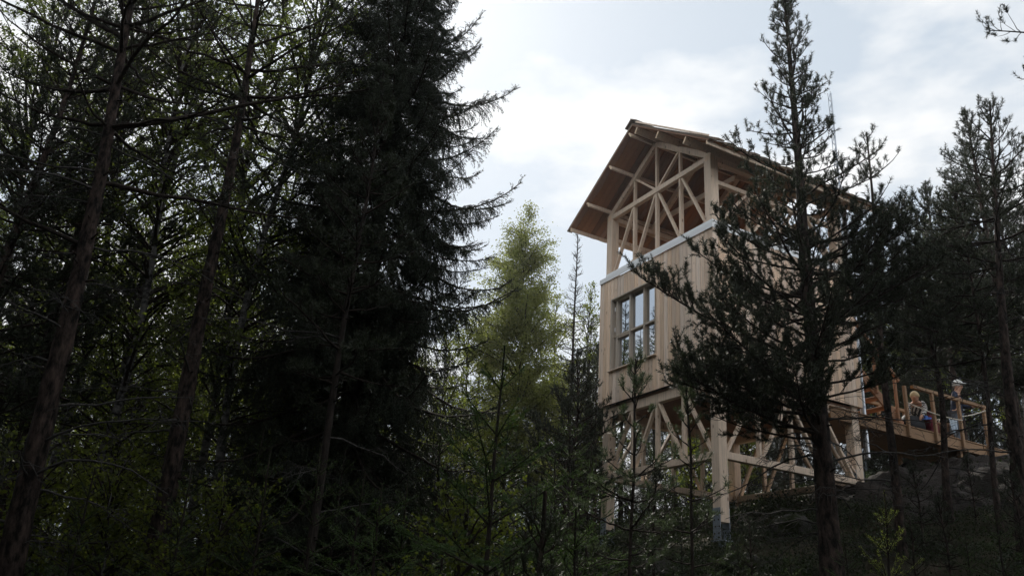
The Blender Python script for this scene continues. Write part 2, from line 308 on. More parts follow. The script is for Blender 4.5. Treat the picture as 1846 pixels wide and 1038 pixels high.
# the four truss frames: each described along its own axis u with an outward side
faces = {'front': (lambda u, o, z: (-S+u, o, z), S, (0, 1, 0)), 'right': (lambda u, o, z: (-o, u, z), D, (1, 0, 0)),
         'back': (lambda u, o, z: (-S+u, D-o, z), S, (0, 1, 0)), 'left': (lambda u, o, z: (-S+o, u, z), D, (1, 0, 0))}
for fname, (P, Lw, sd) in faces.items():
    a, b = PW+0.001, Lw-PW-0.001; q1, c, q3 = a+(b-a)*0.25, (a+b)/2, a+(b-a)*0.75; flat = fname in ('right', 'left')
    def mem(nm, u0, z0, u1, z1, w, d=0.10, o=0.075): return member(nm, P(u0, o, z0), P(u1, o, z1), w, d, sd)
    # lower storey
    mem('lower_beam', a, ZBM+0.07, b, ZBM+0.07, 0.14, 0.14, 0.078)
    mem('floor_beam', a, -0.16, b, -0.16, 0.20, 0.13, 0.085)
    z0, z1 = ZBM+0.141, -0.262
    for u in (q1, c, q3): mem('stud', u, z0, u, z1, 0.065)
    e = 0.055
    for u0, u1, rv in ((a+0.04, q1-e, 0), (q1+e, c-e, 0), (c+e, q3-e, 1), (q3+e, b-0.04, 1)):
        mem('brace', u0, z1 if rv else z0, u1, z0 if rv else z1, 0.06, 0.09, 0.08)
    # upper storey
    mem('sill_plate', a, ZF-0.005, b, ZF-0.005, 0.07, 0.12, 0.075)
    zt = ZT-0.13 if flat else ZT
    if flat:
        member('wall_plate', P(0.001, 0.085, ZT-0.062), P(Lw-0.001, 0.085, ZT-0.062), 0.133, 0.15, sd)
        mem('lintel', a, ZT-0.62, b, ZT-0.62, 0.10)
        zt = ZT-0.671
    else:
        member('tie_beam', P(0.002, 0.06, ZT-0.065), P(Lw-0.002, 0.06, ZT-0.065), 0.128, 0.115, sd)
        zt = ZT-0.13
    z0, z1 = ZF+0.031, zt
    for u in (q1, c, q3): mem('stud', u, z0, u, z1, 0.058)
    for u0, u1, rv in ((a+0.04, q1-e, 0), (q1+e, c-e, 0), (c+e, q3-e, 1), (q3+e, b-0.04, 1)):
        mem('brace', u0, z1 if rv else z0, u1, z0 if rv else z1, 0.052, 0.085, 0.08)
RS = 0.672; XR = -S/2
def under(x): return 6.41-RS*abs(x-XR)         # underside of the roof boards
for y, od in ((0.062, 1), (D*0.34, 0), (D*0.67, 0), (D-0.062, 1)):   # roof trusses
    for s in (-1, 1):
        x1 = XR+s*(S/2-0.02); 
        member('rafter', (XR+s*0.005, y, under(XR)-0.17-0.085), (x1, y, under(x1)-0.17-0.085), 0.14, 0.105, (0, 1, 0))
    if not od:
        member('collar_tie', (XR-1.15, y+0.09, 5.18), (XR+1.15, y+0.09, 5.18), 0.14, 0.05, (0, 1, 0))
    else:
        a, b = PW, S-PW; zc = ZT-0.002
        for u in (a+(b-a)*0.25, (a+b)/2, a+(b-a)*0.75):
            x = -S+u; member('king_post', (x, y+0.01, zc), (x, y+0.01, under(x)-0.345), 0.055, 0.08, (0, 1, 0))
        for s in (-1, 1):
            x = XR+s*(b-a)*0.25-s*0.06; member('brace', (XR+s*0.07, y+0.012, zc+0.02), (x, y+0.012, under(x)-0.345), 0.052, 0.075, (0, 1, 0))
Y0, Y1 = -0.1812*S, D+0.78
for s in (-1, 1):
    for d in (0.17, 0.95, 1.88):
        x = XR+s*d; n = np.array([s*math.sin(math.atan(RS)), 0, math.cos(math.atan(RS))])
        c0 = np.array([x, Y0+0.03, under(x)])-n*0.088; c1 = np.array([x, Y1-0.03, under(x)])-n*0.088
        member('purlin', c0, c1, 0.045, 0.168, n)
XE = 0.1809*S
def slope_boards(name, s, lift, th, wmean, m, jit, eave, parent=None, lap=0.0):
    g = Geo(); y = Y0; rng = np.random.RandomState(int(7+s*3+lift*100)); al = math.atan(RS); k = 0
    while y < Y1-0.02:
        w = min(wmean*(0.85+0.3*rng.rand()), Y1-y); dz = lift+lap*(k % 2)+rng.rand()*0.006; k += 1
        L1 = (S/2+XE)+eave+jit*rng.randn()
        p = []
        for d in (0.0, L1):
            for t in (0, th):
                p.append((XR+s*d+s*math.sin(al)*(dz+t)*(d > 0), under(XR)-RS*d+dz+t))
        (ax, az), (bx, bz), (cx_, cz_), (dx, dz2) = p
        V = [(x, yy, z) for yy in (y+0.006, y+w-0.007) for x, z in ((ax, az), (bx, bz), (dx, dz2), (cx_, cz_))]
        g.add(V, [[0, 1, 2, 3], [7, 6, 5, 4], [0, 4, 5, 1], [1, 5, 6, 2], [2, 6, 7, 3], [3, 7, 4, 0]]); y += w
    return TP(g, name, m, parent)
for s in (-1, 1):
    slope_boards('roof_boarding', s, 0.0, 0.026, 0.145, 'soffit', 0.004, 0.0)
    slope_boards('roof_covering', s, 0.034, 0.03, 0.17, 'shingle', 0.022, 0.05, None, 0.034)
    x = XR+s*(S/2+XE-0.05)
    member('eave_board', (x, Y0+0.01, under(x)-0.055), (x, Y1-0.01, under(x)-0.055), 0.10, 0.035, (1, 0, 0))
    if s < 0: continue
    g = Geo(); n = Vector((s*math.sin(math.atan(RS)), 0, math.cos(math.atan(RS)))); xa, xb = XR+s*0.12, XR+s*(S/2+XE-0.01)
    off = 0.095; g.bar((xa+n[0]*off, Y0-0.016, under(xa)+n[2]*off), (xb+n[0]*off, Y0-0.016, under(xb)+n[2]*off), 0.04, 0.03, (0, 1, 0)); TP(g, 'verge_board', 'clad')
g = Geo(); 
for s in (-1, 1):
    q = math.atan(RS); xa, xb = XR-s*0.01, XR+s*0.22
    g.bar((xa, (Y0+Y1)/2-0.0, under(XR)+0.155+0.01*s), (xb, (Y0+Y1)/2, under(xb)+0.155+0.01*s), 0.024, Y1-Y0+0.10, (0, 1, 0))
TP(g, 'ridge_cap', 'shingle')
# boarded middle storey
WX0, WX1, WZ0, WZ1 = -0.9085*S, -0.4665*S, 0.2032*S, 0.6744*S
def cladding(fname, hole=None):
    rng = np.random.RandomState(len(fname)*3); g = Geo()
    if fname in ('front', 'back'): u0, u1 = -S-OFF, OFF
    else: u0, u1 = -OFF+0.022, D+OFF-0.022
    n = 30; w = (u1-u0)/n
    for i in range(n):
        a, b = u0+i*w+0.006, u0+(i+1)*w-0.006; dd = 0.003*rng.rand()
        segs = [(0.0, ZC)]
        if hole and b > hole[0] and a < hole[1]:
            if a >= hole[0]-1e-6 and b <= hole[1]+1e-6: segs = [(0.0, hole[2]), (hole[3], ZC)]
            elif a < hole[0] < b:
                segs = [(0.0, hole[2]), (hole[3], ZC)]; ee = [(a, hole[0], hole[2], hole[3])]
                for (p_, q_, r_, s_) in ee:
                    if q_-p_ > 0.005: g.box(((p_+q_)/2, -OFF+0.010+dd, (r_+s_)/2), (q_-p_, 0.020, s_-r_))
            elif a < hole[1] < b:
                segs = [(0.0, hole[2]), (hole[3], ZC)]
                if b-hole[1] > 0.005: g.box(((b+hole[1])/2, -OFF+0.010+dd, (hole[2]+hole[3])/2), (b-hole[1], 0.020, hole[3]-hole[2]))
        for z0, z1 in segs:
            if fname == 'front': g.box(((a+b)/2, -OFF+0.010+dd, (z0+z1)/2), (b-a, 0.020, z1-z0))
            elif fname == 'back': g.box(((a+b)/2, D+OFF-0.010-dd, (z0+z1)/2), (b-a, 0.020, z1-z0))
            elif fname == 'right': g.box((OFF-0.010-dd, (a+b)/2, (z0+z1)/2), (0.020, b-a, z1-z0))
            else: g.box((-S-OFF+0.010+dd, (a+b)/2, (z0+z1)/2), (0.020, b-a, z1-z0))
    return TP(g, 'boarded_wall', 'clad')
cladding('front', (WX0+0.01, WX1-0.01, WZ0+0.01, WZ1-0.01)); cladding('right'); cladding('back'); cladding('left')
for x in (-S-OFF-0.008, OFF+0.008):            # corner boards
    g = Geo(); g.box((x, -OFF+0.042, ZC/2), (0.022, 0.10, ZC-0.01)); TP(g, 'corner_board', 'clad')
# inner lining (dark room behind the glass) and floor
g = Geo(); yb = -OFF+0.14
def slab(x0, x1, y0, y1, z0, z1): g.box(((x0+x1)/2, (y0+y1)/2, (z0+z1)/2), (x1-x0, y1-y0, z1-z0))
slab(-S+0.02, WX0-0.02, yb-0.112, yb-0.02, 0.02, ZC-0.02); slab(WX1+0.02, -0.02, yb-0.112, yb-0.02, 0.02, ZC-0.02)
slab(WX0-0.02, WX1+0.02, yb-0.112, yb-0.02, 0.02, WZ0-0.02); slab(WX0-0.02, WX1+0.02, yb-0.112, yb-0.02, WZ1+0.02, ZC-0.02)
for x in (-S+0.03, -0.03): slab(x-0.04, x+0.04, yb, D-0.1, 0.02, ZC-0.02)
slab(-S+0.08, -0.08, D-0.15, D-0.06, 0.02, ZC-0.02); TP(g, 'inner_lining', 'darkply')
g = Geo(); g.box((-S/2, D/2, 0.0-0.03), (S-0.06, D-0.06, 0.05)); TP(g, 'floor_boarding', 'soffit')
g = Geo(); g.box((-S/2, D/2, ZC-0.005), (S-0.1, D-0.1, 0.04)); TP(g, 'loft_floor', 'soffit')
# sheet-metal flashing round the top of the boarding
g = Geo(); 
for (x0, y0, x1, y1) in ((-S-OFF-0.03, -OFF-0.03, OFF+0.03, -OFF-0.028), (OFF+0.028, -OFF-0.03, OFF+0.03, D+OFF+0.03), (-S-OFF-0.03, -OFF-0.03, -S-OFF-0.028, D+OFF+0.03), (-S-OFF-0.03, D+OFF+0.028, OFF+0.03, D+OFF+0.03)):
    g.box(((x0+x1)/2, (y0+y1)/2, ZC+0.055), (abs(x1-x0), abs(y1-y0), 0.12))
zz = ZC+0.115
A = [(-S-OFF-0.03, -OFF-0.03), (OFF+0.03, -OFF-0.03), (OFF+0.03, D+OFF+0.03), (-S-OFF-0.03, D+OFF+0.03)]; B = [(-S-0.004, -0.004), (0.004, -0.004), (0.004, D+0.004), (-S-0.004, D+0.004)]
V = [(x, y, zz) for x, y in A]+[(x, y, zz+0.075) for x, y in B]+[(x, y, zz+0.14) for x, y in B]
F = []
for k in range(2):
    for i in range(4): F.append([k*4+i, k*4+(i+1) % 4, (k+1)*4+(i+1) % 4, (k+1)*4+i])
g.add(V, F); TP(g, 'flashing', 'tin')
# the window: reveal frame, two mullions, one transom, casement stiles, panes, trim
g = Geo(); yd = -OFF
def fb(x0, x1, z0, z1, y0, y1): g.box(((x0+x1)/2, (y0+y1)/2, (z0+z1)/2), (x1-x0, y1-y0, z1-z0))
tr = 0.028
fb(WX0-0.0, WX0+tr, WZ0, WZ1, yd-0.012, yd+0.13); fb(WX1-tr, WX1, WZ0, WZ1, yd-0.012, yd+0.13)
fb(WX0+tr, WX1-tr, WZ0, WZ0+tr, yd-0.014, yd+0.13); fb(WX0+tr, WX1-tr, WZ1-tr, WZ1, yd-0.012, yd+0.13)
win = TP(g, 'window', 'frame')
g = Geo(); IW = WX1-WX0-2*tr; x_a, x_b = WX0+tr, WX1-tr; z_a, z_b = WZ0+tr, WZ1-tr; yi = yd+0.065
m1, m2 = x_a+IW*0.385, x_a+IW*0.705; zm = z_a+(z_b-z_a)*0.475
for x in (m1, m2): fb(x-0.024, x+0.024, z_a, z_b, yi, yi+0.10)
for (p_, q_) in ((x_a, m1-0.024), (m1+0.024, m2-0.024), (m2+0.024, x_b)): fb(p_, q_, zm-0.02, zm+0.02, yi+0.002, yi+0.095)
TP(g, 'mullion', 'frame', win)
for (p_, q_) in ((x_a, m1-0.024),):
    for (r_, s_) in ((z_a, zm-0.02), (zm+0.02, z_b)):
        g = Geo(); fb(p_+0.07, p_+0.15, r_, s_, yi+0.01, yi+0.085); fb(p_, p_+0.07, r_, s_, yi+0.055, yi+0.09); fb(p_+0.15, q_, s_-0.04, s_, yi+0.012, yi+0.08); TP(g, 'casement', 'frame', win)
g = Geo(); g.box(((x_a+x_b)/2, yi+0.075, (z_a+z_b)/2), (x_b-x_a, 0.006, z_b-z_a)); TP(g, 'pane', 'glass', win)
g = Geo(); g.bar((WX0-0.03, yd-0.03, WZ0-0.012), (WX1+0.03, yd-0.03, WZ0-0.012), 0.024, 0.07, (0, 1, 0)); TP(g, 'sill', 'clad', win)
for z in (zm+0.12, z_b-0.28):
    g = Geo(); g.tubes([[(x_a+0.055, yi+0.0, z), (x_a+0.055, yi+0.0, z+0.10)]], [[0.012, 0.012]], 8, True); TP(g, 'hinge', 'tin', win)

# flue and mast behind the tower
fp = tw(-0.2, D+0.42, -1.3); FL = empty('flue_pipe', fp, -YAW); tag(FL, 'slim stainless steel flue pipe running up the rear corner of the tower through its roof', 'pipe')
g = Geo(); zz = [0, 2.2, 2.2, 4.4, 4.4, 6.9]; g.tubes([[(0, 0, 0.3), (0, 0, 3.4), (0, 0, 6.9)]], [[0.062]*3], 14, True); g.build('pipe', M['steel'], FL)
for z in (1.4, 2.6, 3.8, 5.0, 6.2):
    g = Geo(); g.tubes([[(0, 0, z), (0, 0, z+0.05)]], [[0.068, 0.068]], 14, True); g.box((0, -0.24, z+0.02), (0.04, 0.36, 0.03)); g.build('clamp', M['galv'], FL)
g = Geo(); g.tubes([[(0, 0, 6.9), (0, 0, 6.98)]], [[0.10, 0.02]], 14, True); g.build('cowl', M['steel'], FL)
mp_ = at(1511, 330, 27); mz = gz(mp_[0], mp_[1]); MA = empty('lattice_mast', (mp_[0], mp_[1], mz)); tag(MA, 'thin pale lattice mast rising behind the far end of the tower roof', 'mast')
Hm = at(1504, 168, 27)[2]-mz; g = Geo(); rr = 0.075
rails = [(rr*math.cos(a), rr*math.sin(a)) for a in (0.4, 2.5, 4.6)]
g.tubes([[(x, y, 0), (x, y, Hm)] for x, y in rails], [[0.014, 0.014]]*3, 6); g.build('mast_rail', M['galv'], MA)
g = Geo(); P_ = []
z = 0.3; k = 0
while z < Hm-0.3:
    (xa, ya), (xb, yb_) = rails[k % 3], rails[(k+1) % 3]
    P_ += [[(xa, ya, z), (xb, yb_, z+0.28)], [(xa, ya, z), (rails[(k+2) % 3][0], rails[(k+2) % 3][1], z)]]; z += 0.16; k += 1
g.tubes(P_, [[0.010, 0.010]]*len(P_), 4); g.build('mast_lattice', M['galv'], MA)

# ---------------------------------------------------------------- the footbridge
BO = tw(0, D, -0.38); BR = empty('footbridge', BO, -YAW); tag(BR, 'honey coloured wooden footbridge with post railing from tower to rock slope', 'footbridge')
DZ = -0.13; BW = 1.36; BY0, BY1 = 3.15-D, 9.6-D
def BP(g, nm, m, par=None): return g.build(nm, M[m], par or BR, (0, 0, -0.38))
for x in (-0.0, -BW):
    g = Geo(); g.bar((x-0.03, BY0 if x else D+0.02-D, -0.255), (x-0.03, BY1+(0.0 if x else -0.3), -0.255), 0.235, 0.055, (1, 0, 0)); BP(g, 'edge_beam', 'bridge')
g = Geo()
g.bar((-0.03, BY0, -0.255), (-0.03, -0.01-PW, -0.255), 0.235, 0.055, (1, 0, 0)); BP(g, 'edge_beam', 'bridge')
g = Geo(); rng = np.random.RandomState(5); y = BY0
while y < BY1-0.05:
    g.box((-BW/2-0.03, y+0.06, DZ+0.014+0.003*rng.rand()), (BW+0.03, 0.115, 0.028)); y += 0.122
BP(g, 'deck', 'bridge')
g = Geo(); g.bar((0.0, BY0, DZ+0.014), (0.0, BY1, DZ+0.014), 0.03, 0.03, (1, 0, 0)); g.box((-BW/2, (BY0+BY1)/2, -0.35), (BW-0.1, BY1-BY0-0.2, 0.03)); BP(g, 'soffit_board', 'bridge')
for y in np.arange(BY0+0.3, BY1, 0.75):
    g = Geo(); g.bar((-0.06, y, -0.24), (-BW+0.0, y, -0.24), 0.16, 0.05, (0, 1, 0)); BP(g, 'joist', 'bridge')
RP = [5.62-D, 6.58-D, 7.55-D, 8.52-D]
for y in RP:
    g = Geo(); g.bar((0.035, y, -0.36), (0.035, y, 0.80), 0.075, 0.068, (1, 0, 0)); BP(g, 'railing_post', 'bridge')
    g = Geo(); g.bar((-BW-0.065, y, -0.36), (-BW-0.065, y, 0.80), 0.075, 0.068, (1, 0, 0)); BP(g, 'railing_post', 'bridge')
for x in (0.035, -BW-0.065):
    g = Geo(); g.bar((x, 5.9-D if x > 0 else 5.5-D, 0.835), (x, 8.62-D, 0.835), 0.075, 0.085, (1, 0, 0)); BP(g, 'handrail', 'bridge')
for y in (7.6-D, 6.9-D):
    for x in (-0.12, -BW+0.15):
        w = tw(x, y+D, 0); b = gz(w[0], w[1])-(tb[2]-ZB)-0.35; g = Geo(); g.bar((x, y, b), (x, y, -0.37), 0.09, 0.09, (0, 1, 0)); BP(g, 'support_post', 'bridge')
# stair from the deck up to the rear door
ST = empty('outdoor_stair', tw(0, 5.55, DZ+0.03), -YAW); tag(ST, 'steep open wooden stair with treads tinted orange like bounced light climbing from the footbridge to the tower', 'stair')
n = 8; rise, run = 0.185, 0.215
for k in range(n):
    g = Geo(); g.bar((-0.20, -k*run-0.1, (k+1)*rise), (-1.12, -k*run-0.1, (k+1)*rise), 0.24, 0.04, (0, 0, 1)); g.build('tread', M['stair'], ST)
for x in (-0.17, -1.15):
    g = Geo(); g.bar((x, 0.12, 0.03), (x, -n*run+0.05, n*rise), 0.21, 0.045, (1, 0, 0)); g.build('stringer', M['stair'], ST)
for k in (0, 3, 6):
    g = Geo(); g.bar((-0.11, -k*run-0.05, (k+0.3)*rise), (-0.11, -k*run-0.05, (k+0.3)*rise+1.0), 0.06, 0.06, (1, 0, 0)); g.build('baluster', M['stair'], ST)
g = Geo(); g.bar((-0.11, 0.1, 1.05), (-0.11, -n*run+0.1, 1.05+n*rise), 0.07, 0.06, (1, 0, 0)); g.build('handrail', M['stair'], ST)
# ---------------------------------------------------------------- tree builders
def rot_dirs(az, el): return np.stack([np.cos(el)*np.cos(az), np.cos(el)*np.sin(az), np.sin(el)], -1)
def grow(P0, az, el0, el1, L, K, rng, wig=0.06):
    """polylines [B,K,3] that start at P0, turn from elevation el0 to el1 along their length"""
    B = len(P0); t = np.linspace(0, 1, K-1); el = el0[:, None]+(el1-el0)[:, None]*t[None]; a = az[:, None]+np.cumsum(rng.normal(0, wig, (B, K-1)), 1)
    el = el+rng.normal(0, wig, (B, K-1)); st = rot_dirs(a, el)*(L/(K-1))[:, None, None]
    return np.concatenate([P0[:, None], P0[:, None]+np.cumsum(st, 1)], 1)
def sample(P, s):                 # points and tangents on polylines P [B,K,3] (already indexed per sample) at s in 0..1
    K = P.shape[1]; f = np.clip(s, 0, 0.9999)*(K-1); i = f.astype(int); r = (f-i)[:, None]; b = np.arange(len(P))
    p0, p1 = P[b, i], P[b, i+1]; return p0*(1-r)+p1*r, nrm(p1-p0)
def needles(P0, P1, cnt, ln, wd, spread, rng, lj=0.25):
    """thin triangles set round the shoots P0->P1"""
    i = np.repeat(np.arange(len(P0)), cnt); n = len(i); s = rng.rand(n)[:, None]; b = P0[i]*(1-s)+P1[i]*s; ax = nrm(P1-P0)[i]
    r = rng.normal(0, 1, (n, 3)); r = nrm(r-ax*np.sum(r*ax, 1, keepdims=True)); sp = spread*(0.75+0.5*rng.rand(n))[:, None]
    d = ax*np.cos(sp)+r*np.sin(sp); l = (ln*(1-lj+2*lj*rng.rand(n)))[:, None]
    w = nrm(np.cross(d, rng.normal(0, 1, (n, 3))))*wd/2
    return np.stack([b-w, b+w, b+d*l], 1)
def leaves(C, size, rng, droop=0.3):
    n = len(C); d = rng.normal(0, 1, (n, 3)); d[:, 2] -= droop; d = nrm(d); w = nrm(np.cross(d, rng.normal(0, 1, (n, 3)))); sz = (size*(0.7+0.6*rng.rand(n)))[:, None]
    u = np.cross(d, w)*0.15*sz
    return np.stack([C, C+d*sz*0.45-w*sz*0.40+u, C+d*sz, C+d*sz*0.45+w*sz*0.40+u], 1)
def trunk_line(H, rng, wob, lean=(0, 0), K=16):
    z = np.linspace(0, 1, K); ph = rng.rand(4)*6.28
    x = wob*(np.sin(z*5+ph[0])-np.sin(ph[0])+0.5*np.sin(z*11+ph[1]))+lean[0]*z; y = wob*(np.sin(z*4.4+ph[2])-np.sin(ph[2])+0.5*np.sin(z*9+ph[3]))+lean[1]*z
    return np.stack([x, y, z*H], -1)
def on_trunk(TL, z):
    return np.stack([np.interp(z, TL[:, 2], TL[:, 0]), np.interp(z, TL[:, 2], TL[:, 1]), z], -1)
def trunk_geo(TL, r0, r1, n=14, flare=0.35):
    t = np.linspace(0, 1, len(TL)); r = r0+(r1-r0)*t**0.9; r = r*(1+flare*np.exp(-TL[:, 2]/0.35)); TL = TL.copy(); TL[0, 2] -= 0.5
    K = 64; tt = np.linspace(0, 1, K); t0 = np.linspace(0, 1, len(TL)); TL = np.stack([np.interp(tt, t0, TL[:, k]) for k in range(3)], -1); r = np.interp(tt, t0, r)
    g = Geo(); g.tubes(TL[None], r[None], n); V = g.v[0].reshape(K, n, 3); a = np.arange(n)*2*np.pi/n; z = TL[:, 2]; rg = np.random.RandomState(int(r0*1e4)+int(TL[-1, 2]*37) % 9973)
    w = 1+0.05*np.sin(3*a[None]+2.1*z[:, None])+0.035*np.sin(5*a[None]-3.7*z[:, None]+1)+rg.normal(0, 0.035, (K, n))       # plates and swellings of the bark
    g.v[0] = (TL[:, None]+(V-TL[:, None])*w[..., None]).reshape(-1, 3)
    m = int(6*TL[-1, 2]*(r0 > 0.05)*0.5)
    if m:                           # short broken stubs
        zs = rg.uniform(0.6, TL[-1, 2]*0.7, m); az = rg.rand(m)*6.28; rr = np.interp(zs, TL[:, 2], r); c = np.stack([np.interp(zs, TL[:, 2], TL[:, 0]), np.interp(zs, TL[:, 2], TL[:, 1]), zs], -1); d = np.stack([np.cos(az), np.sin(az), rg.uniform(-0.2, 0.5, m)], -1)
        p0 = c+d*(rr*0.6)[:, None]; p1 = p0+d*(rr*0.5+rg.uniform(0.02, 0.11, m))[:, None]; g.tubes(np.stack([p0, p1], 1), np.stack([0.1*rr+0.006, 0.06*rr+0.004], 1), 5, True)
    return g
class Tree: pass
def pine(seed, H, base, rmax, r0=0.12, dens=1.0, young=0.0, needle=0.056, nw=0.0085, spread=0.85, wob=0.05, lean=(0, 0), low=0.6, wh=0.42, extra=None, dead=0, azc=None, open_=0.0, cnt=32, pw=0.85, dtop=1.0, clear=None):
    rng = np.random.RandomState(seed); TL = trunk_line(H, rng, wob, lean); t = Tree(); t.trunk = trunk_geo(TL, r0, 0.012)
    Z, A, Ln, E0 = [], [], [], []
    z = base
    while z < H-0.12:
        q = (z-base)/(H-base); n = rng.randint(4, 7)
        if open_ and rng.rand() < open_: n = rng.randint(2, 4)
        a0 = rng.rand()*6.28
        for k in range(n):
            prof = (1-q)**pw*min(1.0, low+q*2.2); Z.append(z+rng.normal(0, 0.05)); A.append(a0+k*6.283/n+rng.normal(0, 0.25)); Ln.append(max(0.12, rmax*prof*(0.6+0.6*rng.rand()))); E0.append(R_(2+48*q**1.3+rng.normal(0, 7)))
        z += wh*(0.75+0.5*rng.rand())*(1-0.45*q)
    Z, A, Ln, E0 = map(np.array, (Z, A, Ln, E0))
    if clear is not None:          # no low limbs on one side
        k = ~((Z < clear[1]) & (np.cos(A-clear[0]) > 0.1)); Z, A, Ln, E0 = Z[k], A[k], Ln[k], E0[k]
    dq = 1+(dtop-1)*np.clip((Z-base)/(H-base)*1.6, 0, 1)
    if azc is not None:            # a crown that leans out to one side
        Ln = Ln*(1+azc[1]*np.cos(A-azc[0]))
    P0 = on_trunk(TL, Z); BP_ = grow(P0, A, E0, np.minimum(E0+R_(20), R_(74)), Ln, 9, rng, 0.09); dq0 = len(Z)
    if extra is not None:
        ez = np.array([e[0] for e in extra]); ea = np.array([e[1] for e in extra]); eL = np.array([e[2] for e in extra]); e0 = np.array([e[3] for e in extra]); e1 = np.array([e[4] for e in extra])
        BP_ = np.concatenate([BP_, grow(on_trunk(TL, ez), ea, e0, e1, eL, 9, rng, 0.05)]); Ln = np.concatenate([Ln, eL]); A = np.concatenate([A, ea])
    dq = np.concatenate([dq, np.ones(len(Ln)-dq0)]); kk = np.linspace(0, 1, 9); br = Geo(); rb = (0.005+0.009*Ln)
    br.tubes(BP_, rb[:, None]*(1-0.85*kk)[None]+0.003, 5)
    # side shoots
    ns = np.maximum(2, (Ln*7.5*dens*dq+2)).astype(int); i = np.repeat(np.arange(len(Ln)), ns); s = 0.22+0.78*rng.rand(len(i))**0.8
    p, tg = sample(BP_[i], s); az = np.arctan2(tg[:, 1], tg[:, 0])+rng.choice([-1, 1], len(i))*rng.uniform(0.4, 1.3, len(i)); el = np.arcsin(np.clip(tg[:, 2], -1, 1))+R_(6)+rng.normal(0, 0.3, len(i))
    l2 = np.clip((0.18+0.42*(1-s))*Ln[i]*0.68*(0.5+0.8*rng.rand(len(i))), 0.08, 0.85)
    SP = grow(p, az, el, np.minimum(el+R_(28), R_(80)), l2, 5, rng, 0.13)
    br.tubes(SP, (0.004+0.006*l2)[:, None]*np.linspace(1, 0.35, 5)[None], 3)
    # tufts: on the tips and the outer part of every shoot
    nt2 = np.maximum(1, (l2/0.105*dens*dq[i])).astype(int); j = np.repeat(np.arange(len(l2)), nt2); s2 = 1-0.75*rng.rand(len(j))**1.2; s2[np.concatenate([[0], np.cumsum(nt2)[:-1]])] = 1.0
    q, tg2 = sample(SP[j], s2); m = len(j)
    q2, tg3 = sample(BP_, np.ones(len(Ln))); q = np.concatenate([q, q2]); tg2 = np.concatenate([tg2, tg3]); m = len(q)
    top = TL[-1]; q = np.concatenate([q, top[None]+[[0, 0, -0.15]], top[None]+[[0, 0, -0.3]]]); tg2 = np.concatenate([tg2, [[0, 0, 1.0], [0, 0, 1.0]]]); m += 2
    ax = nrm(tg2+np.array([0, 0, 0.45])+rng.normal(0, 0.5, (m, 3))); sl = 0.05+0.08*rng.rand(m)
    e = q+ax*sl[:, None]
    br.tubes(np.stack([q, e], 1), np.full((m, 2), 0.003), 3)
    t.branch = br; t.crown = Geo(); t.crown.polys(needles(q-ax*0.03, e, cnt, needle, nw, spread, rng))
    if dead:
        n = dead; z = rng.uniform(0.8, base+0.5, n); a = rng.rand(n)*6.28; l = rng.uniform(0.4, 1.9, n); e0 = rng.uniform(-0.2, 0.35, n)
        DB = grow(on_trunk(TL, z), a, e0, e0-rng.uniform(0.0, 0.7, n), l, 8, rng, 0.12); g = Geo(); g.tubes(DB, (0.006+0.006*l)[:, None]*np.linspace(1, 0.25, 8)[None], 5)
        ii = np.repeat(np.arange(n), 7); s = 0.2+0.8*rng.rand(len(ii)); p, tg = sample(DB[ii], s); az = np.arctan2(tg[:, 1], tg[:, 0])+rng.choice([-1, 1], len(ii))*rng.uniform(0.4, 1.2, len(ii)); l2 = rng.uniform(0.12, 0.7, len(ii))
        DS = grow(p, az, rng.normal(-0.1, 0.35, len(ii)), rng.normal(-0.5, 0.4, len(ii)), l2, 5, rng, 0.18); g.tubes(DS, (0.003+0.003*l2)[:, None]*np.linspace(1, 0.4, 5)[None], 3)
        ii = np.repeat(np.arange(len(DS)), 3); p, tg = sample(DS[ii], 0.3+0.7*rng.rand(len(ii))); az = np.arctan2(tg[:, 1], tg[:, 0])+rng.normal(0, 0.9, len(ii))
        DT = grow(p, az, rng.normal(-0.2, 0.5, len(ii)), rng.normal(-0.4, 0.5, len(ii)), rng.uniform(0.05, 0.25, len(ii)), 3, rng, 0.2); g.tubes(DT, np.full((len(ii), 3), 0.0028), 3)
        t.dead = g
    t.kind = 'pine'; return t
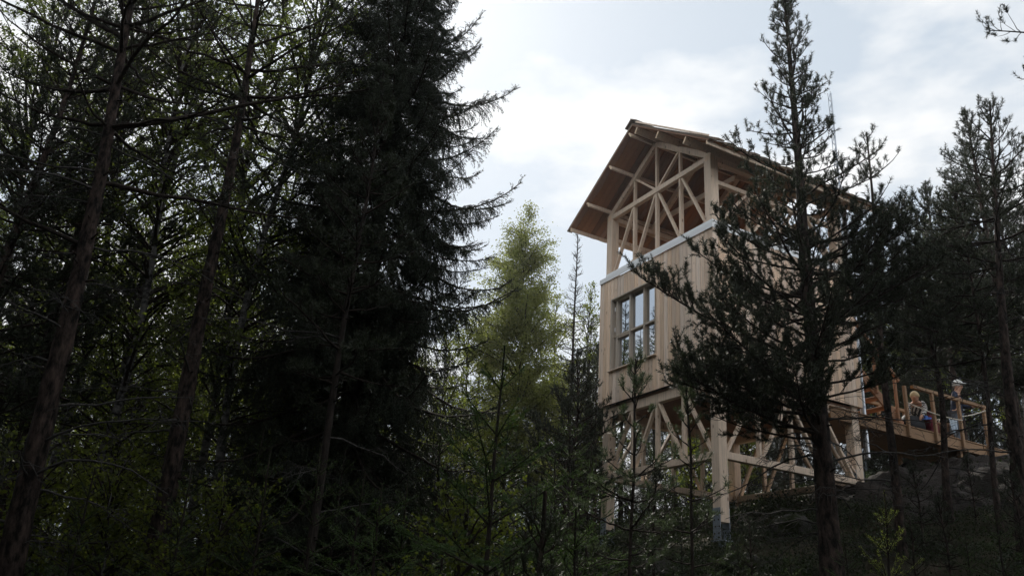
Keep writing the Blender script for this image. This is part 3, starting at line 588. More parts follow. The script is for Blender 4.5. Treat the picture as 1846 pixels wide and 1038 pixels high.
def spruce(seed, H, base, rmax, r0=0.15, dens=1.0, droop=1.0, wob=0.04, wh=0.33, npm=85, nl=0.026, nw=0.006, top=42, low=-22, power=0.8, nb=(5, 8), hang=1.0):
    rng = np.random.RandomState(seed); TL = trunk_line(H, rng, wob); t = Tree(); t.trunk = trunk_geo(TL, r0, 0.01)
    Z, A, Ln, E0 = [], [], [], []; z = base
    while z < H-0.15:
        q = (z-base)/(H-base); n = rng.randint(nb[0], nb[1]); a0 = rng.rand()*6.28
        for k in range(n):
            Z.append(z+rng.normal(0, 0.09)); A.append(a0+k*6.283/n+rng.normal(0, 0.3)); Ln.append(max(0.1, rmax*(1-q)**power*(0.62+0.55*rng.rand()))); E0.append(R_(low+(top-low)*q**1.1+rng.normal(0, 6)))
        z += wh*(0.7+0.6*rng.rand())*(1-0.35*q)
    Z, A, Ln, E0 = map(np.array, (Z, A, Ln, E0)); B = len(Z); P0 = on_trunk(TL, Z); K = 11; tt = np.linspace(0, 1, K-1)
    el = E0[:, None]-R_(14)*np.sin(np.pi*np.minimum(tt*1.5, 1))[None]+R_(34)*np.clip((tt-0.6)/0.4, 0, 1)[None]+rng.normal(0, 0.05, (B, K-1)); az = A[:, None]+np.cumsum(rng.normal(0, 0.05, (B, K-1)), 1)
    st = rot_dirs(az, el)*(Ln/(K-1))[:, None, None]; BP_ = np.concatenate([P0[:, None], P0[:, None]+np.cumsum(st, 1)], 1)
    br = Geo(); br.tubes(BP_, (0.006+0.009*Ln)[:, None]*np.linspace(1, 0.15, K)[None]+0.002, 4)
    ns = np.maximum(3, Ln*26*dens).astype(int); i = np.repeat(np.arange(B), ns); n = len(i); s = 0.12+0.88*rng.rand(n); p, tg = sample(BP_[i], s)
    az2 = np.arctan2(tg[:, 1], tg[:, 0])+rng.choice([-1, 1], n)*rng.uniform(0.55, 1.15, n); el2 = np.arcsin(np.clip(tg[:, 2], -1, 1))
    fr = np.clip(1.5*(1-s), 0.16, 1); l2 = np.clip((0.16+0.24*np.minimum(Ln[i], 2.4))*fr*(0.55+0.7*rng.rand(n)), 0.09, 0.75)
    dr = droop*np.clip((1-s)*4.0, 0.12, 1)*np.minimum(1, Ln[i]/1.2)
    SP = grow(p, az2, el2-R_(15)*dr, el2-R_(75)*dr+R_(6), l2, 5, rng, 0.10)
    br.tubes(SP, (0.003+0.003*l2)[:, None]*np.linspace(1, 0.4, 5)[None], 3)
    # second-order hanging shoots
    n3 = np.maximum(0, l2/0.085*dens).astype(int); j = np.repeat(np.arange(n), n3); s3 = 0.15+0.8*rng.rand(len(j)); p3, tg3 = sample(SP[j], s3)
    az3 = np.arctan2(tg3[:, 1], tg3[:, 0])+rng.choice([-1, 1], len(j))*rng.uniform(0.5, 1.1, len(j)); el3 = np.arcsin(np.clip(tg3[:, 2], -1, 1)); l3 = (0.05+0.55*l2[j]*(1-s3))*(0.6+0.7*rng.rand(len(j)))
    d3 = dr[j]*hang; TP_ = grow(p3, az3, el3-R_(20)*d3, el3-R_(60)*d3, l3, 3, rng, 0.1)
    S0 = [BP_[:, k] for k in range(K//3, K-1)]+[SP[:, k] for k in range(4)]+[TP_[:, 0], TP_[:, 1]]; S1 = [BP_[:, k+1] for k in range(K//3, K-1)]+[SP[:, k+1] for k in range(4)]+[TP_[:, 1], TP_[:, 2]]
    S0 = np.concatenate(S0); S1 = np.concatenate(S1); ln = np.linalg.norm(S1-S0, axis=1); cnt = np.maximum(1, ln*npm+rng.rand(len(ln))).astype(int)
    t.crown = Geo(); t.crown.polys(needles(S0, S1, cnt, nl, nw, 0.8, rng)); ti = TL[-1]
    t.crown.polys(needles(np.array([ti-[0, 0, 0.6]]), np.array([ti]), np.array([int(npm*0.9)]), nl, nw, 0.7, rng))
    t.branch = br; t.kind = 'spruce'; return t
def young_spruce(seed, H, rmax, r0=0.03, npm=260, nl=0.019, nw=0.0032, wh=0.36, top=50, low=8, whorls=None, per=5, side=0.085):
    """sapling with clear whorls of straight shoots clothed in short needles all round"""
    rng = np.random.RandomState(seed); TL = trunk_line(H, rng, 0.012); t = Tree(); t.trunk = trunk_geo(TL, r0, 0.006, 8, 0.15)
    Z, A, Ln, E0 = [], [], [], []; z = H-wh*1.1
    while z > 0.12:
        q = z/H; a0 = rng.rand()*6.28; n = per+rng.randint(-1, 2)
        for k in range(n):
            Z.append(z+rng.normal(0, 0.012)); A.append(a0+k*6.283/n+rng.normal(0, 0.15)); Ln.append(max(0.10, rmax*(1-q)**0.8*(0.8+0.35*rng.rand()))); E0.append(R_(low+(top-low)*q**1.2+rng.normal(0, 4)))
        z -= wh*(0.8+0.3*rng.rand())*(0.75 if rng.rand() < 0.3 else 1)
    Z, A, Ln, E0 = map(np.array, (Z, A, Ln, E0)); BP_ = grow(on_trunk(TL, Z), A, E0, E0+R_(4), Ln, 7, rng, 0.03)
    br = Geo(); br.tubes(BP_, (0.004+0.006*Ln)[:, None]*np.linspace(1, 0.3, 7)[None], 5)
    ns = np.maximum(1, Ln/side).astype(int); i = np.repeat(np.arange(len(Ln)), ns); n = len(i); s = 0.2+0.75*rng.rand(n); p, tg = sample(BP_[i], s)
    az2 = np.arctan2(tg[:, 1], tg[:, 0])+rng.choice([-1, 1], n)*rng.uniform(0.6, 0.95, n); el2 = np.arcsin(np.clip(tg[:, 2], -1, 1))*0.7+rng.normal(0, 0.12, n); l2 = np.clip((1-s)*Ln[i]*0.62*(0.6+0.6*rng.rand(n)), 0.05, 0.5)
    SP = grow(p, az2, el2, el2+0.05, l2, 4, rng, 0.05); br.tubes(SP, np.full((n, 4), 0.003), 3)
    n3 = (l2/0.10).astype(int); j = np.repeat(np.arange(n), n3); s3 = 0.25+0.6*rng.rand(len(j)); p3, t3 = sample(SP[j], s3); az3 = np.arctan2(t3[:, 1], t3[:, 0])+rng.choice([-1, 1], len(j))*rng.uniform(0.5, 0.9, len(j))
    TP_ = grow(p3, az3, el2[j], el2[j], np.clip((1-s3)*l2[j]*0.7, 0.03, 0.2), 2, rng, 0.05)
    S0 = [BP_[:, k] for k in range(6)]+[SP[:, k] for k in range(3)]+[TP_[:, 0]]; S1 = [BP_[:, k+1] for k in range(6)]+[SP[:, k+1] for k in range(3)]+[TP_[:, 1]]
    S0 = np.concatenate(S0+[TL[-5:-1]]); S1 = np.concatenate(S1+[TL[-4:]]); ln = np.linalg.norm(S1-S0, axis=1)
    t.crown = Geo(); t.crown.polys(needles(S0, S1, np.maximum(2, ln*npm).astype(int), nl, nw, 0.85, rng)); t.branch = br; t.kind = 'young'; return t
def birch(seed, H, base, rmax, r0=0.08, dens=1.0, leaf=0.042, wob=0.08, e_low=35, e_top=70, lean=(0, 0), wh=0.22, scat=0.03, keep=1.0):
    rng = np.random.RandomState(seed); TL = trunk_line(H, rng, wob, lean); t = Tree(); t.trunk = trunk_geo(TL, r0, 0.006, 10, 0.2)
    nB = int((H-base)/wh*2.6); q = np.sort(rng.rand(nB))**0.95; Z = base+q*(H-base-0.1); A = rng.rand(nB)*6.28
    Ln = np.maximum(0.15, rmax*np.sin(np.pi*np.clip(0.16+0.84*q, 0, 1)**0.9)**0.8*(0.55+0.65*rng.rand(nB))*1.25); E0 = R_(e_low)+(R_(e_top)-R_(e_low))*q+rng.normal(0, 0.12, nB)
    BP_ = grow(on_trunk(TL, Z), A, E0, E0-R_(35), Ln, 8, rng, 0.10); br = Geo(); br.tubes(BP_, (0.004+0.009*Ln)[:, None]*np.linspace(1, 0.18, 8)[None]+0.001, 4)
    ns = np.maximum(3, Ln*9*dens).astype(int); i = np.repeat(np.arange(nB), ns); n = len(i); s = 0.15+0.85*rng.rand(n); p, tg = sample(BP_[i], s)
    az2 = np.arctan2(tg[:, 1], tg[:, 0])+rng.normal(0, 0.8, n); el2 = np.arcsin(np.clip(tg[:, 2], -1, 1))*(1-0.5*rng.rand(n))+rng.normal(0, 0.4, n); l2 = np.clip((0.2+0.45*(1-s))*Ln[i]*0.6*(0.5+0.8*rng.rand(n)), 0.10, 0.9)
    SP = grow(p, az2, el2, el2-R_(55), l2, 5, rng, 0.16); br.tubes(SP, (0.0025+0.003*l2)[:, None]*np.linspace(1, 0.5, 5)[None], 3)
    nl = np.maximum(2, l2/0.026*dens*keep).astype(int); j = np.repeat(np.arange(n), nl); c, _ = sample(SP[j], 0.1+0.9*rng.rand(len(j))); c = c+rng.normal(0, scat, c.shape)
    t.crown = Geo(); t.crown.polys(leaves(c, leaf, rng)); t.branch = br; t.kind = 'birch'; return t
MATS = {'pine': ('pinebark', 'twig', 'pine'), 'spruce': ('sprucebark', 'twig', 'spruce'), 'young': ('sprucebark', 'twig', 'young'), 'birch': ('birchbark', 'twig', 'birch')}
def plant(t, name, x, y, label, cat, group=None, rz=0.0, mats=None, z=None, sink=0.0):
    m = mats or MATS[t.kind]
    e = empty(name, (x, y, (gz(x, y) if z is None else z)-sink), rz); tag(e, label, cat, group)
    if hasattr(t, 'dead'): t.branch.merge(t.dead, 1)
    t.trunk.build('trunk', M[m[0]], e); t.branch.build('branches', [M[m[1]], M['deadtwig']], e); t.crown.build('crown', M[m[2]], e)
    return e
def replant(e, x, y, rz, sc_=1.0, label=None, group=None):
    c = copy_tree(e); c.location = (x, y, gz(x, y)-0.05); c.rotation_euler = (0, 0, rz); c.scale = (sc_, sc_, sc_)
    if label: c['label'] = label
    if group: c['group'] = group
    return c
def px(u, v, Y):                  # world x and z of a photograph pixel at distance Y
    w = at(u, v, Y); return w[0], w[2]
def base_h(u, v, Y):              # x of the stem and height of the top above the ground there
    x, z = px(u, v, Y); return x, z-gz(x, Y)
# ---------------------------------------------------------------- named trees of the photograph
# big pine in front of the tower
x, H = base_h(1416, -45, 11.0)
J = pine(11, H, 2.2, 2.0, 0.15, 2.0, pw=0.95, dtop=0.6, clear=(0.0, 3.5), wob=0.02, low=1.0, wh=0.32, dead=22, nw=0.009,
         extra=[(3.15, R_(172), 2.75, R_(24), R_(34)), (3.7, R_(180), 1.5, R_(20), R_(40)), (2.65, R_(186), 2.0, R_(10), R_(22)), (4.5, R_(15), 1.9, R_(8), R_(22)), (3.75, R_(5), 2.0, R_(14), R_(30)), (3.9, R_(345), 1.9, R_(14), R_(30)), (4.1, R_(32), 2.1, R_(10), R_(28)), (3.7, R_(325), 1.7, R_(14), R_(30)), (5.0, R_(0), 1.7, R_(12), R_(32)), (2.9, R_(0), 1.3, R_(10), R_(30)), (3.2, R_(20), 1.4, R_(10), R_(30)), (2.7, R_(340), 1.2, R_(8), R_(28)), (2.5, R_(200), 2.0, R_(2), R_(18)), (2.4, R_(230), 1.8, R_(2), R_(20)), (3.9, R_(200), 1.7, R_(20), R_(45)), (2.2, R_(195), 2.2, R_(5), R_(25)), (4.6, R_(170), 1.5, R_(25), R_(45)), (2.9, R_(260), 1.6, R_(10), R_(40)), (4.4, R_(330), 1.5, R_(8), R_(30)), (2.2, R_(235), 1.9, R_(0), R_(20)), (2.5, R_(150), 2.2, R_(4), R_(22)), (2.7, R_(215), 2.2, R_(8), R_(28)), (4.7, R_(350), 1.7, R_(8), R_(30))])
plant(J, 'pine_tree', x, 11.0, 'tall dark pine right in front of the tower, branches crossing its boarded wall', 'pine tree')
# thin pine right of the tower roof
x, H = base_h(1546, 236, 13.0)
K = pine(23, H, 4.0, 1.7, 0.075, 0.5, lean=(0.15, 0), wob=0.04, low=0.85, wh=0.72, open_=1.0, dead=8, needle=0.07)
plant(K, 'pine_tree', x, 13.0, 'slender sparse pine with an open top just right of the tower roof end', 'pine tree')
# pines at right
x, z = px(1790, 180, 12.0)
xm = px(1833, 920, 12.0)[0]; H = z-gz(xm, 12.0)
Mt = pine(31, H, 4.6, 1.7, 0.11, 1.7, dtop=0.5, lean=((x-xm), 0), wob=0.03, low=0.8, wh=0.4, dead=10)
plant(Mt, 'pine_tree', xm, 12.0, 'dark pine near the right edge with bare lower trunk before the footbridge end', 'pine tree')
x, H = base_h(1740, 208, 16.0)
Lt = pine(37, H, 2.8, 2.2, 0.11, 1.9, dtop=0.5, wob=0.03, low=0.8, wh=0.4)
plant(Lt, 'pine_tree', x, 16.0, 'pointed pine just left of the dark pine at the right edge', 'pine tree')
x, H = base_h(1672, 325, 22.0)
Qt = pine(41, H, 1.5, 2.5, 0.11, 1.9, wob=0.03, low=0.8, wh=0.45)
plant(Qt, 'pine_tree', x, 22.0, 'shorter bushy pine in the gap right of the slender pine, behind the footbridge', 'pine tree')
x, z = px(1975, -260, 8.5)
Ot = pine(43, z-gz(x, 8.5), px(1975, 130, 8.5)[1]-gz(x, 8.5), 1.7, 0.12, 0.9, wob=0.03, low=0.8, wh=0.5)
plant(Ot, 'pine_tree', x, 8.5, 'pine outside the right edge reaching a few needled branches into the upper right corner', 'pine tree')
x, z = px(1648, 430, 14.6); g0 = gz(x, 14.6)
plant(pine(45, z-g0, px(1648, 650, 14.6)[1]-g0, 1.25, 0.07, 1.9, low=0.9, wh=0.3, dead=6), 'pine_tree', x, 14.6, 'short thick crowned pine right of the slender pine, screening the footbridge', 'pine tree')
x, z = px(1712, 340, 13.6); g0 = gz(x, 13.6)
plant(pine(46, z-g0, px(1712, 640, 13.6)[1]-g0, 1.35, 0.05, 1.7, low=0.9, wh=0.32, dead=6), 'pine_tree', x, 13.6, 'dense dark pine over the middle of the footbridge railing', 'pine tree')
x, z = px(1858, 300, 14.0); g0 = gz(x, 14.0)
plant(pine(48, z-g0, px(1858, 700, 14.0)[1]-g0, 1.5, 0.085, 1.8, low=0.9, wh=0.32, dead=6), 'pine_tree', x, 14.0, 'dense dark pine cut by the right edge beyond the footbridge end', 'pine tree')
# big leaning pine at far left
x, H = base_h(255, -260, 8.5)
At = pine(53, H, 5.6, 2.6, 0.135, 0.6, lean=(-0.7, 0), nw=0.008, wob=0.06, low=0.7, wh=0.5, dead=34, extra=[(5.6, R_(20), 3.2, R_(28), R_(32)), (4.1, R_(165), 2.4, R_(20), R_(25)), (6.9, R_(165), 2.4, R_(28), R_(40)), (4.9, R_(35), 2.6, R_(12), R_(10))])
xa = px(40, 1000, 8.5)[0]
plant(At, 'pine_tree', xa, 8.5, 'large red barked pine with many dead lower twigs at the left edge', 'pine tree')
xb = px(275, 1000, 10.0)[0]
Bt = pine(59, base_h(480, -180, 10.0)[1], 6.6, 2.0, 0.13, 0.6, lean=(-0.25, 0), nw=0.008, wob=0.04, low=0.7, wh=0.55, dead=26)
plant(Bt, 'pine_tree', xb, 10.0, 'straight dark trunked pine second from the left edge', 'pine tree')
# the great spruce
x, H = base_h(660, -230, 12.5)
xc = px(618, 800, 12.5)[0]
Ct = spruce(61, H, 1.2, 3.1, 0.2, 1.45, power=0.52, wh=0.40, nb=(7, 11), droop=0.9, npm=100, nw=0.0095)
plant(Ct, 'spruce_tree', xc, 12.5, 'huge dark spruce with drooping branches left of the slender pale birch', 'spruce tree')
# young pine in front of the spruce
x, H = base_h(688, 125, 9.8)
Dt = pine(67, H, 3.0, 1.2, 0.06, 1.3, wob=0.03, low=0.7, wh=0.38, dead=8, needle=0.07)
plant(Dt, 'pine_tree', x, 9.8, 'slim young pine standing against the huge dark spruce', 'pine tree', mats=('sprucebark', 'twig', 'pine'))
# birch between spruce and tower
x, H = base_h(958, 368, 26.0)
Et = birch(71, H, 1.0, 1.75, 0.08, 1.45, leaf=0.06, wob=0.05, wh=0.10, e_low=22, e_top=62, scat=0.10)
plant(Et, 'birch_tree', x, 26.0, 'slender pale green birch with pointed crown alone against the sky left of the tower', 'birch tree', mats=('birchbark', 'twig', 'palebirch'))
x, H = base_h(1038, 410, 23.0)
Ft = spruce(73, H, 0.6, 1.35, 0.07, 0.7, droop=0.3, wh=0.36, top=55, low=0, power=1.05, npm=70)
plant(Ft, 'spruce_tree', x, 23.0, 'thin young spruce with bare leader between the birch and the tower', 'spruce tree')
x, H = base_h(1040, 640, 18.5)
Nt = pine(75, H, 1.3, 1.7, 0.09, 1.6, wob=0.04, low=0.9, wh=0.33, dead=6)
plant(Nt, 'pine_tree', x, 18.5, 'broad dark bushy pine beside the left post of the tower', 'pine tree')
# saplings in front
x, H = base_h(906, 622, 6.6)
Gt = young_spruce(79, H, 1.35, 0.030, wh=0.34, npm=430, nl=0.028, nw=0.0055, side=0.12)
plant(Gt, 'spruce_sapling', x, 6.6, 'young spruce with clear whorls of upswept shoots in the middle foreground', 'sapling')
x, H = base_h(985, 884, 5.2)
Ht = pine(83, H, 0.15, 0.42, 0.022, 1.2, wob=0.01, low=0.8, wh=0.30, needle=0.055, nw=0.003, cnt=60)
plant(Ht, 'pine_sapling', x, 5.2, 'small bristly pine sapling with reddish bud at the bottom middle', 'sapling')
x, H = base_h(1143, 648, 10.3)
It = pine(89, H, 0.9, 0.85, 0.026, 0.85, wob=0.02, low=0.8, wh=0.36, needle=0.06, nw=0.006, cnt=46, open_=0.5)
plant(It, 'pine_sapling', x, 10.3, 'slim pine sapling in front of the left post of the tower', 'sapling', mats=('twig', 'twig', 'youngpine'))
x, H = base_h(1238, 705, 10.8)
It2 = pine(97, H, 0.8, 0.75, 0.024, 0.8, wob=0.02, low=0.8, wh=0.38, needle=0.06, nw=0.006, cnt=40, open_=0.5)
plant(It2, 'pine_sapling', x, 10.8, 'shorter pine sapling between the two front posts of the tower', 'sapling', mats=('twig', 'twig', 'youngpine'))
x, H = base_h(1560, 905, 6.2)
Jn = young_spruce(101, H+0.1, 0.62, 0.02, npm=380, wh=0.22, top=55, low=25, nl=0.016)
plant(Jn, 'juniper_bush', x+0.12, 6.2, 'juniper bush coloured light green as if lit in the lower right foreground', 'bush', mats=('sprucebark', 'twig', 'juniper'))
x, H = base_h(690, 872, 5.8)
plant(young_spruce(141, H, 1.0, 0.022, npm=420, nl=0.024, nw=0.005, wh=0.24, top=40, low=-4, side=0.10), 'spruce_sapling', x, 5.8, 'spreading young spruce low in the foreground below the huge dark spruce', 'sapling')
x, H = base_h(1035, 915, 5.6)
plant(young_spruce(143, H, 0.9, 0.022, npm=420, nl=0.024, nw=0.005, wh=0.24, top=40, low=-4, side=0.10), 'spruce_sapling', x, 5.6, 'bushy young spruce low in the foreground below the left post of the tower', 'sapling')
# ---------------------------------------------------------------- birches and the wood behind
rng = np.random.RandomState(7)
protoB = birch(103, 13.5, 2.2, 2.0, 0.08, 0.75, leaf=0.055, wob=0.12, wh=0.26)
protoA = birch(107, 15.5, 3.0, 2.3, 0.08, 0.68, leaf=0.055, wob=0.16, e_low=45, wh=0.28)
protoC = birch(109, 7.5, 0.8, 1.5, 0.05, 0.8, leaf=0.06, wob=0.1, wh=0.22)
GB = 'birches of the wood behind the front trees'
lb = 'leafy birch in the wood behind the big trees on the left'
spots = [(235, 13.5, 0), (390, 14.5, 1), (130, 15, 1), (330, 17, 0), (470, 18, 1), (60, 18, 0), (520, 21, 0), (270, 21, 1), (180, 24, 0), (420, 26, 0), (-60, 15, 1), (590, 25, 1), (350, 30, 1), (90, 30, 0), (690, 24, 0), (-160, 22, 0), (200, 12.5, 0), (430, 12.8, 0)]
e = [None]*3
for u, Y, k in spots:
    x = px(u, 700, Y)[0]
    if e[k] is None: e[k] = plant((protoB, protoA)[k], 'birch_tree', x, Y, lb, 'birch tree', GB, mats=('birchbark', 'twig', 'dimbirch'))
    else: replant(e[k], x, Y, rng.rand()*6.28, (0.85+0.3*rng.rand())*(0.70 if Y >= 17 and x > -12 else 1))
lc = 'low leafy birch filling the understorey between the trees'
for u, Y in [(240, 17), (430, 19), (560, 20), (330, 22), (800, 22), (850, 25), (760, 27), (890, 31), (1010, 30), (1068, 27), (1100, 31), (150, 20), (60, 22), (690, 29), (480, 28), (930, 34), (1640, 26), (1590, 28), (1700, 27), (1780, 30), (1840, 26), (1000, 36)]:
    x = px(u, 700, Y)[0]
    if e[2] is None: e[2] = plant(protoC, 'birch_tree', x, Y, lc, 'birch tree', 'low birches of the understorey')
    else: replant(e[2], x, Y, rng.rand()*6.28, 0.75+0.5*rng.rand())
protoS = spruce(113, 12, 0.6, 2.3, 0.13, 0.75, npm=55, nl=0.04, nw=0.013, wh=0.36)
protoP = pine(127, 11, 2.6, 2.1, 0.11, 1.2, needle=0.08, nw=0.013, cnt=18, low=0.8, wh=0.45)
s0 = p0 = None
ls, lp = 'dark spruce among the background trees', 'dark pine among the background trees'
for u, Y, k in [(40, 12.5, 1), (-90, 11, 1), (160, 20, 1), (500, 15.5, 0), (440, 24, 0), (310, 27, 0), (20, 26, 0), (640, 19, 0), (780, 32, 0), (1050, 36, 1), (1020, 29, 1), (1075, 25, 1), (900, 40, 0), (980, 42, 0), (1250, 36, 1), (1400, 40, 0),
                (1560, 33, 1), (1640, 34, 0), (1730, 31, 1), (1820, 28, 1), (1880, 22, 1), (1920, 30, 0), (1690, 38, 0), (720, 36, 0), (600, 34, 0), (220, 35, 0), (110, 40, 0), (-120, 32, 0), (1160, 44, 0), (1500, 46, 0), (1860, 42, 0), (1320, 48, 1), (-30, 17, 0), (1120, 29, 0), (1180, 31, 0), (1215, 27, 0), (1290, 30, 0), (1345, 28, 0), (1375, 33, 0), (1440, 29, 0), (1475, 33, 0), (1540, 28, 0), (1590, 31, 0), (1610, 27, 0), (1670, 29, 0), (1715, 27, 0), (1755, 33, 0), (1790, 29, 0), (1850, 31, 0), (1660, 25, 0), (1700, 34, 0), (1570, 36, 0), (1260, 33, 0), (1415, 36, 0), (-70, 33, 0), (-20, 38, 0), (40, 34, 0), (75, 30, 0), (130, 33, 0), (170, 39, 0), (205, 31, 0), (250, 36, 0), (290, 32, 0), (340, 38, 0), (375, 33, 0), (420, 36, 0), (470, 31, 0), (520, 37, 0), (565, 33, 0), (640, 38, 0), (680, 32, 0), (840, 36, 0), (870, 44, 0), (940, 45, 0), (1030, 44, 0), (1085, 40, 0), (810, 30, 0), (740, 27, 0), (770, 30, 0), (795, 26, 0), (825, 33, 0), (855, 28, 0), (885, 32, 0), (915, 29, 0), (965, 33, 0), (1005, 28, 0), (1045, 31, 0), (1060, 27, 0)]:
    x = px(u, 800, Y)[0]; sc_ = 0.8+0.35*rng.rand()
    if u in (1050, 1020, 1075): sc_ = 0.52
    if u in (780, 900, 980, 840, 870, 940, 1030, 1085, 810, 740, 770, 795, 825, 855, 885, 915, 965, 1005, 1045, 1060): sc_ = 0.5+0.1*rng.rand()
    if 1100 < u < 1540: sc_ = 0.60+0.15*rng.rand()
    if u in (500, 440, 640, 310, 600): sc_ *= 0.66
    if Y >= 30 and u < 700: sc_ *= 0.82
    if 1540 < u < 1760: sc_ *= 0.72
    if k == 0:
        if s0 is None: s0 = plant(protoS, 'spruce_tree', x, Y, ls, 'spruce tree', 'spruces of the wood behind')
        else: replant(s0, x, Y, rng.rand()*6.28, sc_)
    else:
        if p0 is None: p0 = plant(protoP, 'pine_tree', x, Y, lp, 'pine tree', 'pines of the wood behind')
        else: replant(p0, x, Y, rng.rand()*6.28, sc_)
replant(s0, -9.6, 24.4, 1.0, 1.0); replant(s0, -8.3, 22.5, 4.0, 0.95); replant(e[0], -4.6, 22.0, 2.0, 0.64)
# the wood round the photographer, which shades the foreground
for (x, y, k, sc_) in [(-5, -3, 0, 1.3), (3.5, -4.5, 0, 1.4), (-9, 2, 0, 1.3), (7.5, 0.5, 0, 1.2), (0, -9, 0, 1.5), (-8, -9, 0, 1.5), (9, -6, 0, 1.4), (-10, 7, 0, 1.2), (-13, 12, 0, 1.2), (11, 5, 1, 1.1), (-3, -14, 0, 1.6), (5, -13, 0, 1.6), (14, -1, 0, 1.3), (-16, -2, 0, 1.5),
                       (-5.6, 3.6, 0, 1.15), (4.8, 2.6, 0, 1.1), (7.4, 6.2, 1, 1.0), (-8, 5.8, 0, 1.1), (-2.5, -3.5, 1, 1.2), (1.5, -5.5, 1, 1.3), (9.6, 8.2, 1, 1.0), (-11, 10, 1, 1.2), (-3, -2.6, 1, 2.0), (2.6, -2.6, 1, 2.0), (0, -5, 1, 2.1), (-6.6, -1, 1, 1.9), (6.2, -1.6, 1, 1.9), (-5, -6, 0, 1.8), (4, -8, 0, 1.8), (-9.5, -4, 0, 1.7), (-12, 4, 0, 1.5), (-15, 8, 0, 1.5), (-10.5, 9.0, 0, 1.1), (-13, 13.5, 0, 1.1)]:
    replant(s0 if k == 0 else p0, x, y, rng.rand()*6.28, sc_)
# ---------------------------------------------------------------- undergrowth
def cover(n, x0, x1, y0, y1, seed, lo, hi, size):
    rng = np.random.RandomState(seed); x = rng.uniform(x0, x1, n); y = rng.uniform(y0, y1, n)
    f = np.sin(x*1.7+0.6*y)+np.sin(y*2.3-0.8*x)+np.sin(3.1*x+1.9*y)*0.7; k = f+rng.normal(0, 0.8, n) > -0.5; x, y = x[k], y[k]
    z = hz(x, y)+rng.uniform(lo, hi, len(x))*np.clip(0.6+0.4*np.sin(x*2.1)*np.cos(y*1.6), 0.1, 1); return leaves(np.stack([x, y, z], -1), size, rng, 0.1)
g = Geo(); g.polys(cover(90000, -13, 7, 7.5, 22, 1, 0.02, 0.42, 0.05)); g.polys(cover(70000, 3, 14, 8, 17, 2, 0.01, 0.28, 0.035)); g.polys(cover(40000, 0, 18, 17, 32, 3, 0.02, 0.35, 0.06)); g.polys(cover(20000, -24, 2, 20, 40, 4, 0.0, 0.5, 0.13))
rg = np.random.RandomState(8); n = 5000; x = rg.uniform(-10, 12, n); y = rg.uniform(7.5, 20, n); P0 = np.stack([x, y, hz(x, y)], -1); Pg = grow(P0, rg.rand(n)*6.28, np.full(n, 1.3), rg.uniform(-0.2, 1.0, n), rg.uniform(0.15, 0.5, n), 4, rg, 0.1); g.tubes(Pg, np.full((n, 4), 0.004)*np.linspace(1, 0.3, 4), 3)
tag(g.build('undergrowth', M['herb']), 'low bilberry and grass undergrowth on the dark forest floor', 'undergrowth', kind='stuff')
# bushy saplings filling the bottom of the frame
BS = birch(131, 1.9, 0.25, 0.7, 0.014, 1.3, leaf=0.045, wob=0.04, e_low=40, wh=0.10)
SS = young_spruce(137, 1.9, 0.85, 0.022, npm=150, nl=0.024, nw=0.006, wh=0.26)
PS = pine(139, 2.0, 0.3, 0.55, 0.022, 0.9, wob=0.02, low=0.8, wh=0.3, needle=0.055, nw=0.007, cnt=22)
rng = np.random.RandomState(21); es = [None]*3
ll = ['leafy birch sapling in the dark undergrowth', 'small bushy spruce sapling in the dark undergrowth', 'small pine sapling in the dark undergrowth']
gg = ['birch saplings of the undergrowth', 'spruce saplings of the undergrowth', 'pine saplings of the undergrowth']
pl = [(825, 8.2, 0, 1.05), (800, 9.6, 1, 1.1), (870, 9.0, 1, 1.0), (730, 8.8, 1, 1.0), (640, 8.0, 1, 1.0), (560, 9.0, 1, 1.2), (470, 8.5, 1, 1.1), (380, 9.2, 0, 1.0), (330, 8.0, 1, 1.0), (210, 9.5, 0, 1.1), (150, 8.6, 1, 1.0), (90, 10.5, 1, 1.2), (20, 9.5, 0, 1.2),
      (1040, 8.2, 1, 0.85), (1000, 9.5, 1, 1.1), (950, 11, 1, 1.2), (1060, 12, 1, 1.2), (1020, 13.5, 1, 1.5), (900, 13, 1, 1.5), (780, 12, 1, 1.4), (700, 14, 1, 1.5), (1180, 12.5, 2, 0.8), (1230, 13.2, 1, 0.6), (1170, 14.5, 1, 0.7), (1350, 10.5, 2, 0.6), (1330, 12.2, 1, 0.5),
      (1420, 9.2, 1, 0.6), (1520, 9.8, 1, 0.6), (1640, 10.0, 2, 0.6), (1700, 10.8, 2, 0.7), (1740, 9.4, 1, 0.6), (1800, 9.0, 1, 0.7), (1840, 11, 2, 0.8), (1480, 12.6, 2, 0.5), (1660, 13.4, 2, 0.75), (1760, 14.2, 2, 0.6), (1290, 9.4, 1, 0.55), (1210, 8.8, 1, 0.55), (1250, 21, 0, 1.2), (1350, 22, 0, 1.1), (1420, 23, 2, 1.0), (1200, 24, 1, 1.3),
      (440, 11, 1, 1.4), (300, 12, 1, 1.5), (180, 12.5, 0, 1.5), (600, 10.8, 1, 1.2), (520, 12.5, 0, 1.4), (-20, 12, 1, 1.5)]
for u, Y, k, s_ in pl:
    x = px(u, 950, Y)[0]
    if es[k] is None: es[k] = plant((BS, SS, PS)[k], ('birch_sapling', 'spruce_sapling', 'pine_sapling')[k], x, Y, ll[k], 'sapling', gg[k])
    else: replant(es[k], x, Y, rng.rand()*6.28, s_)
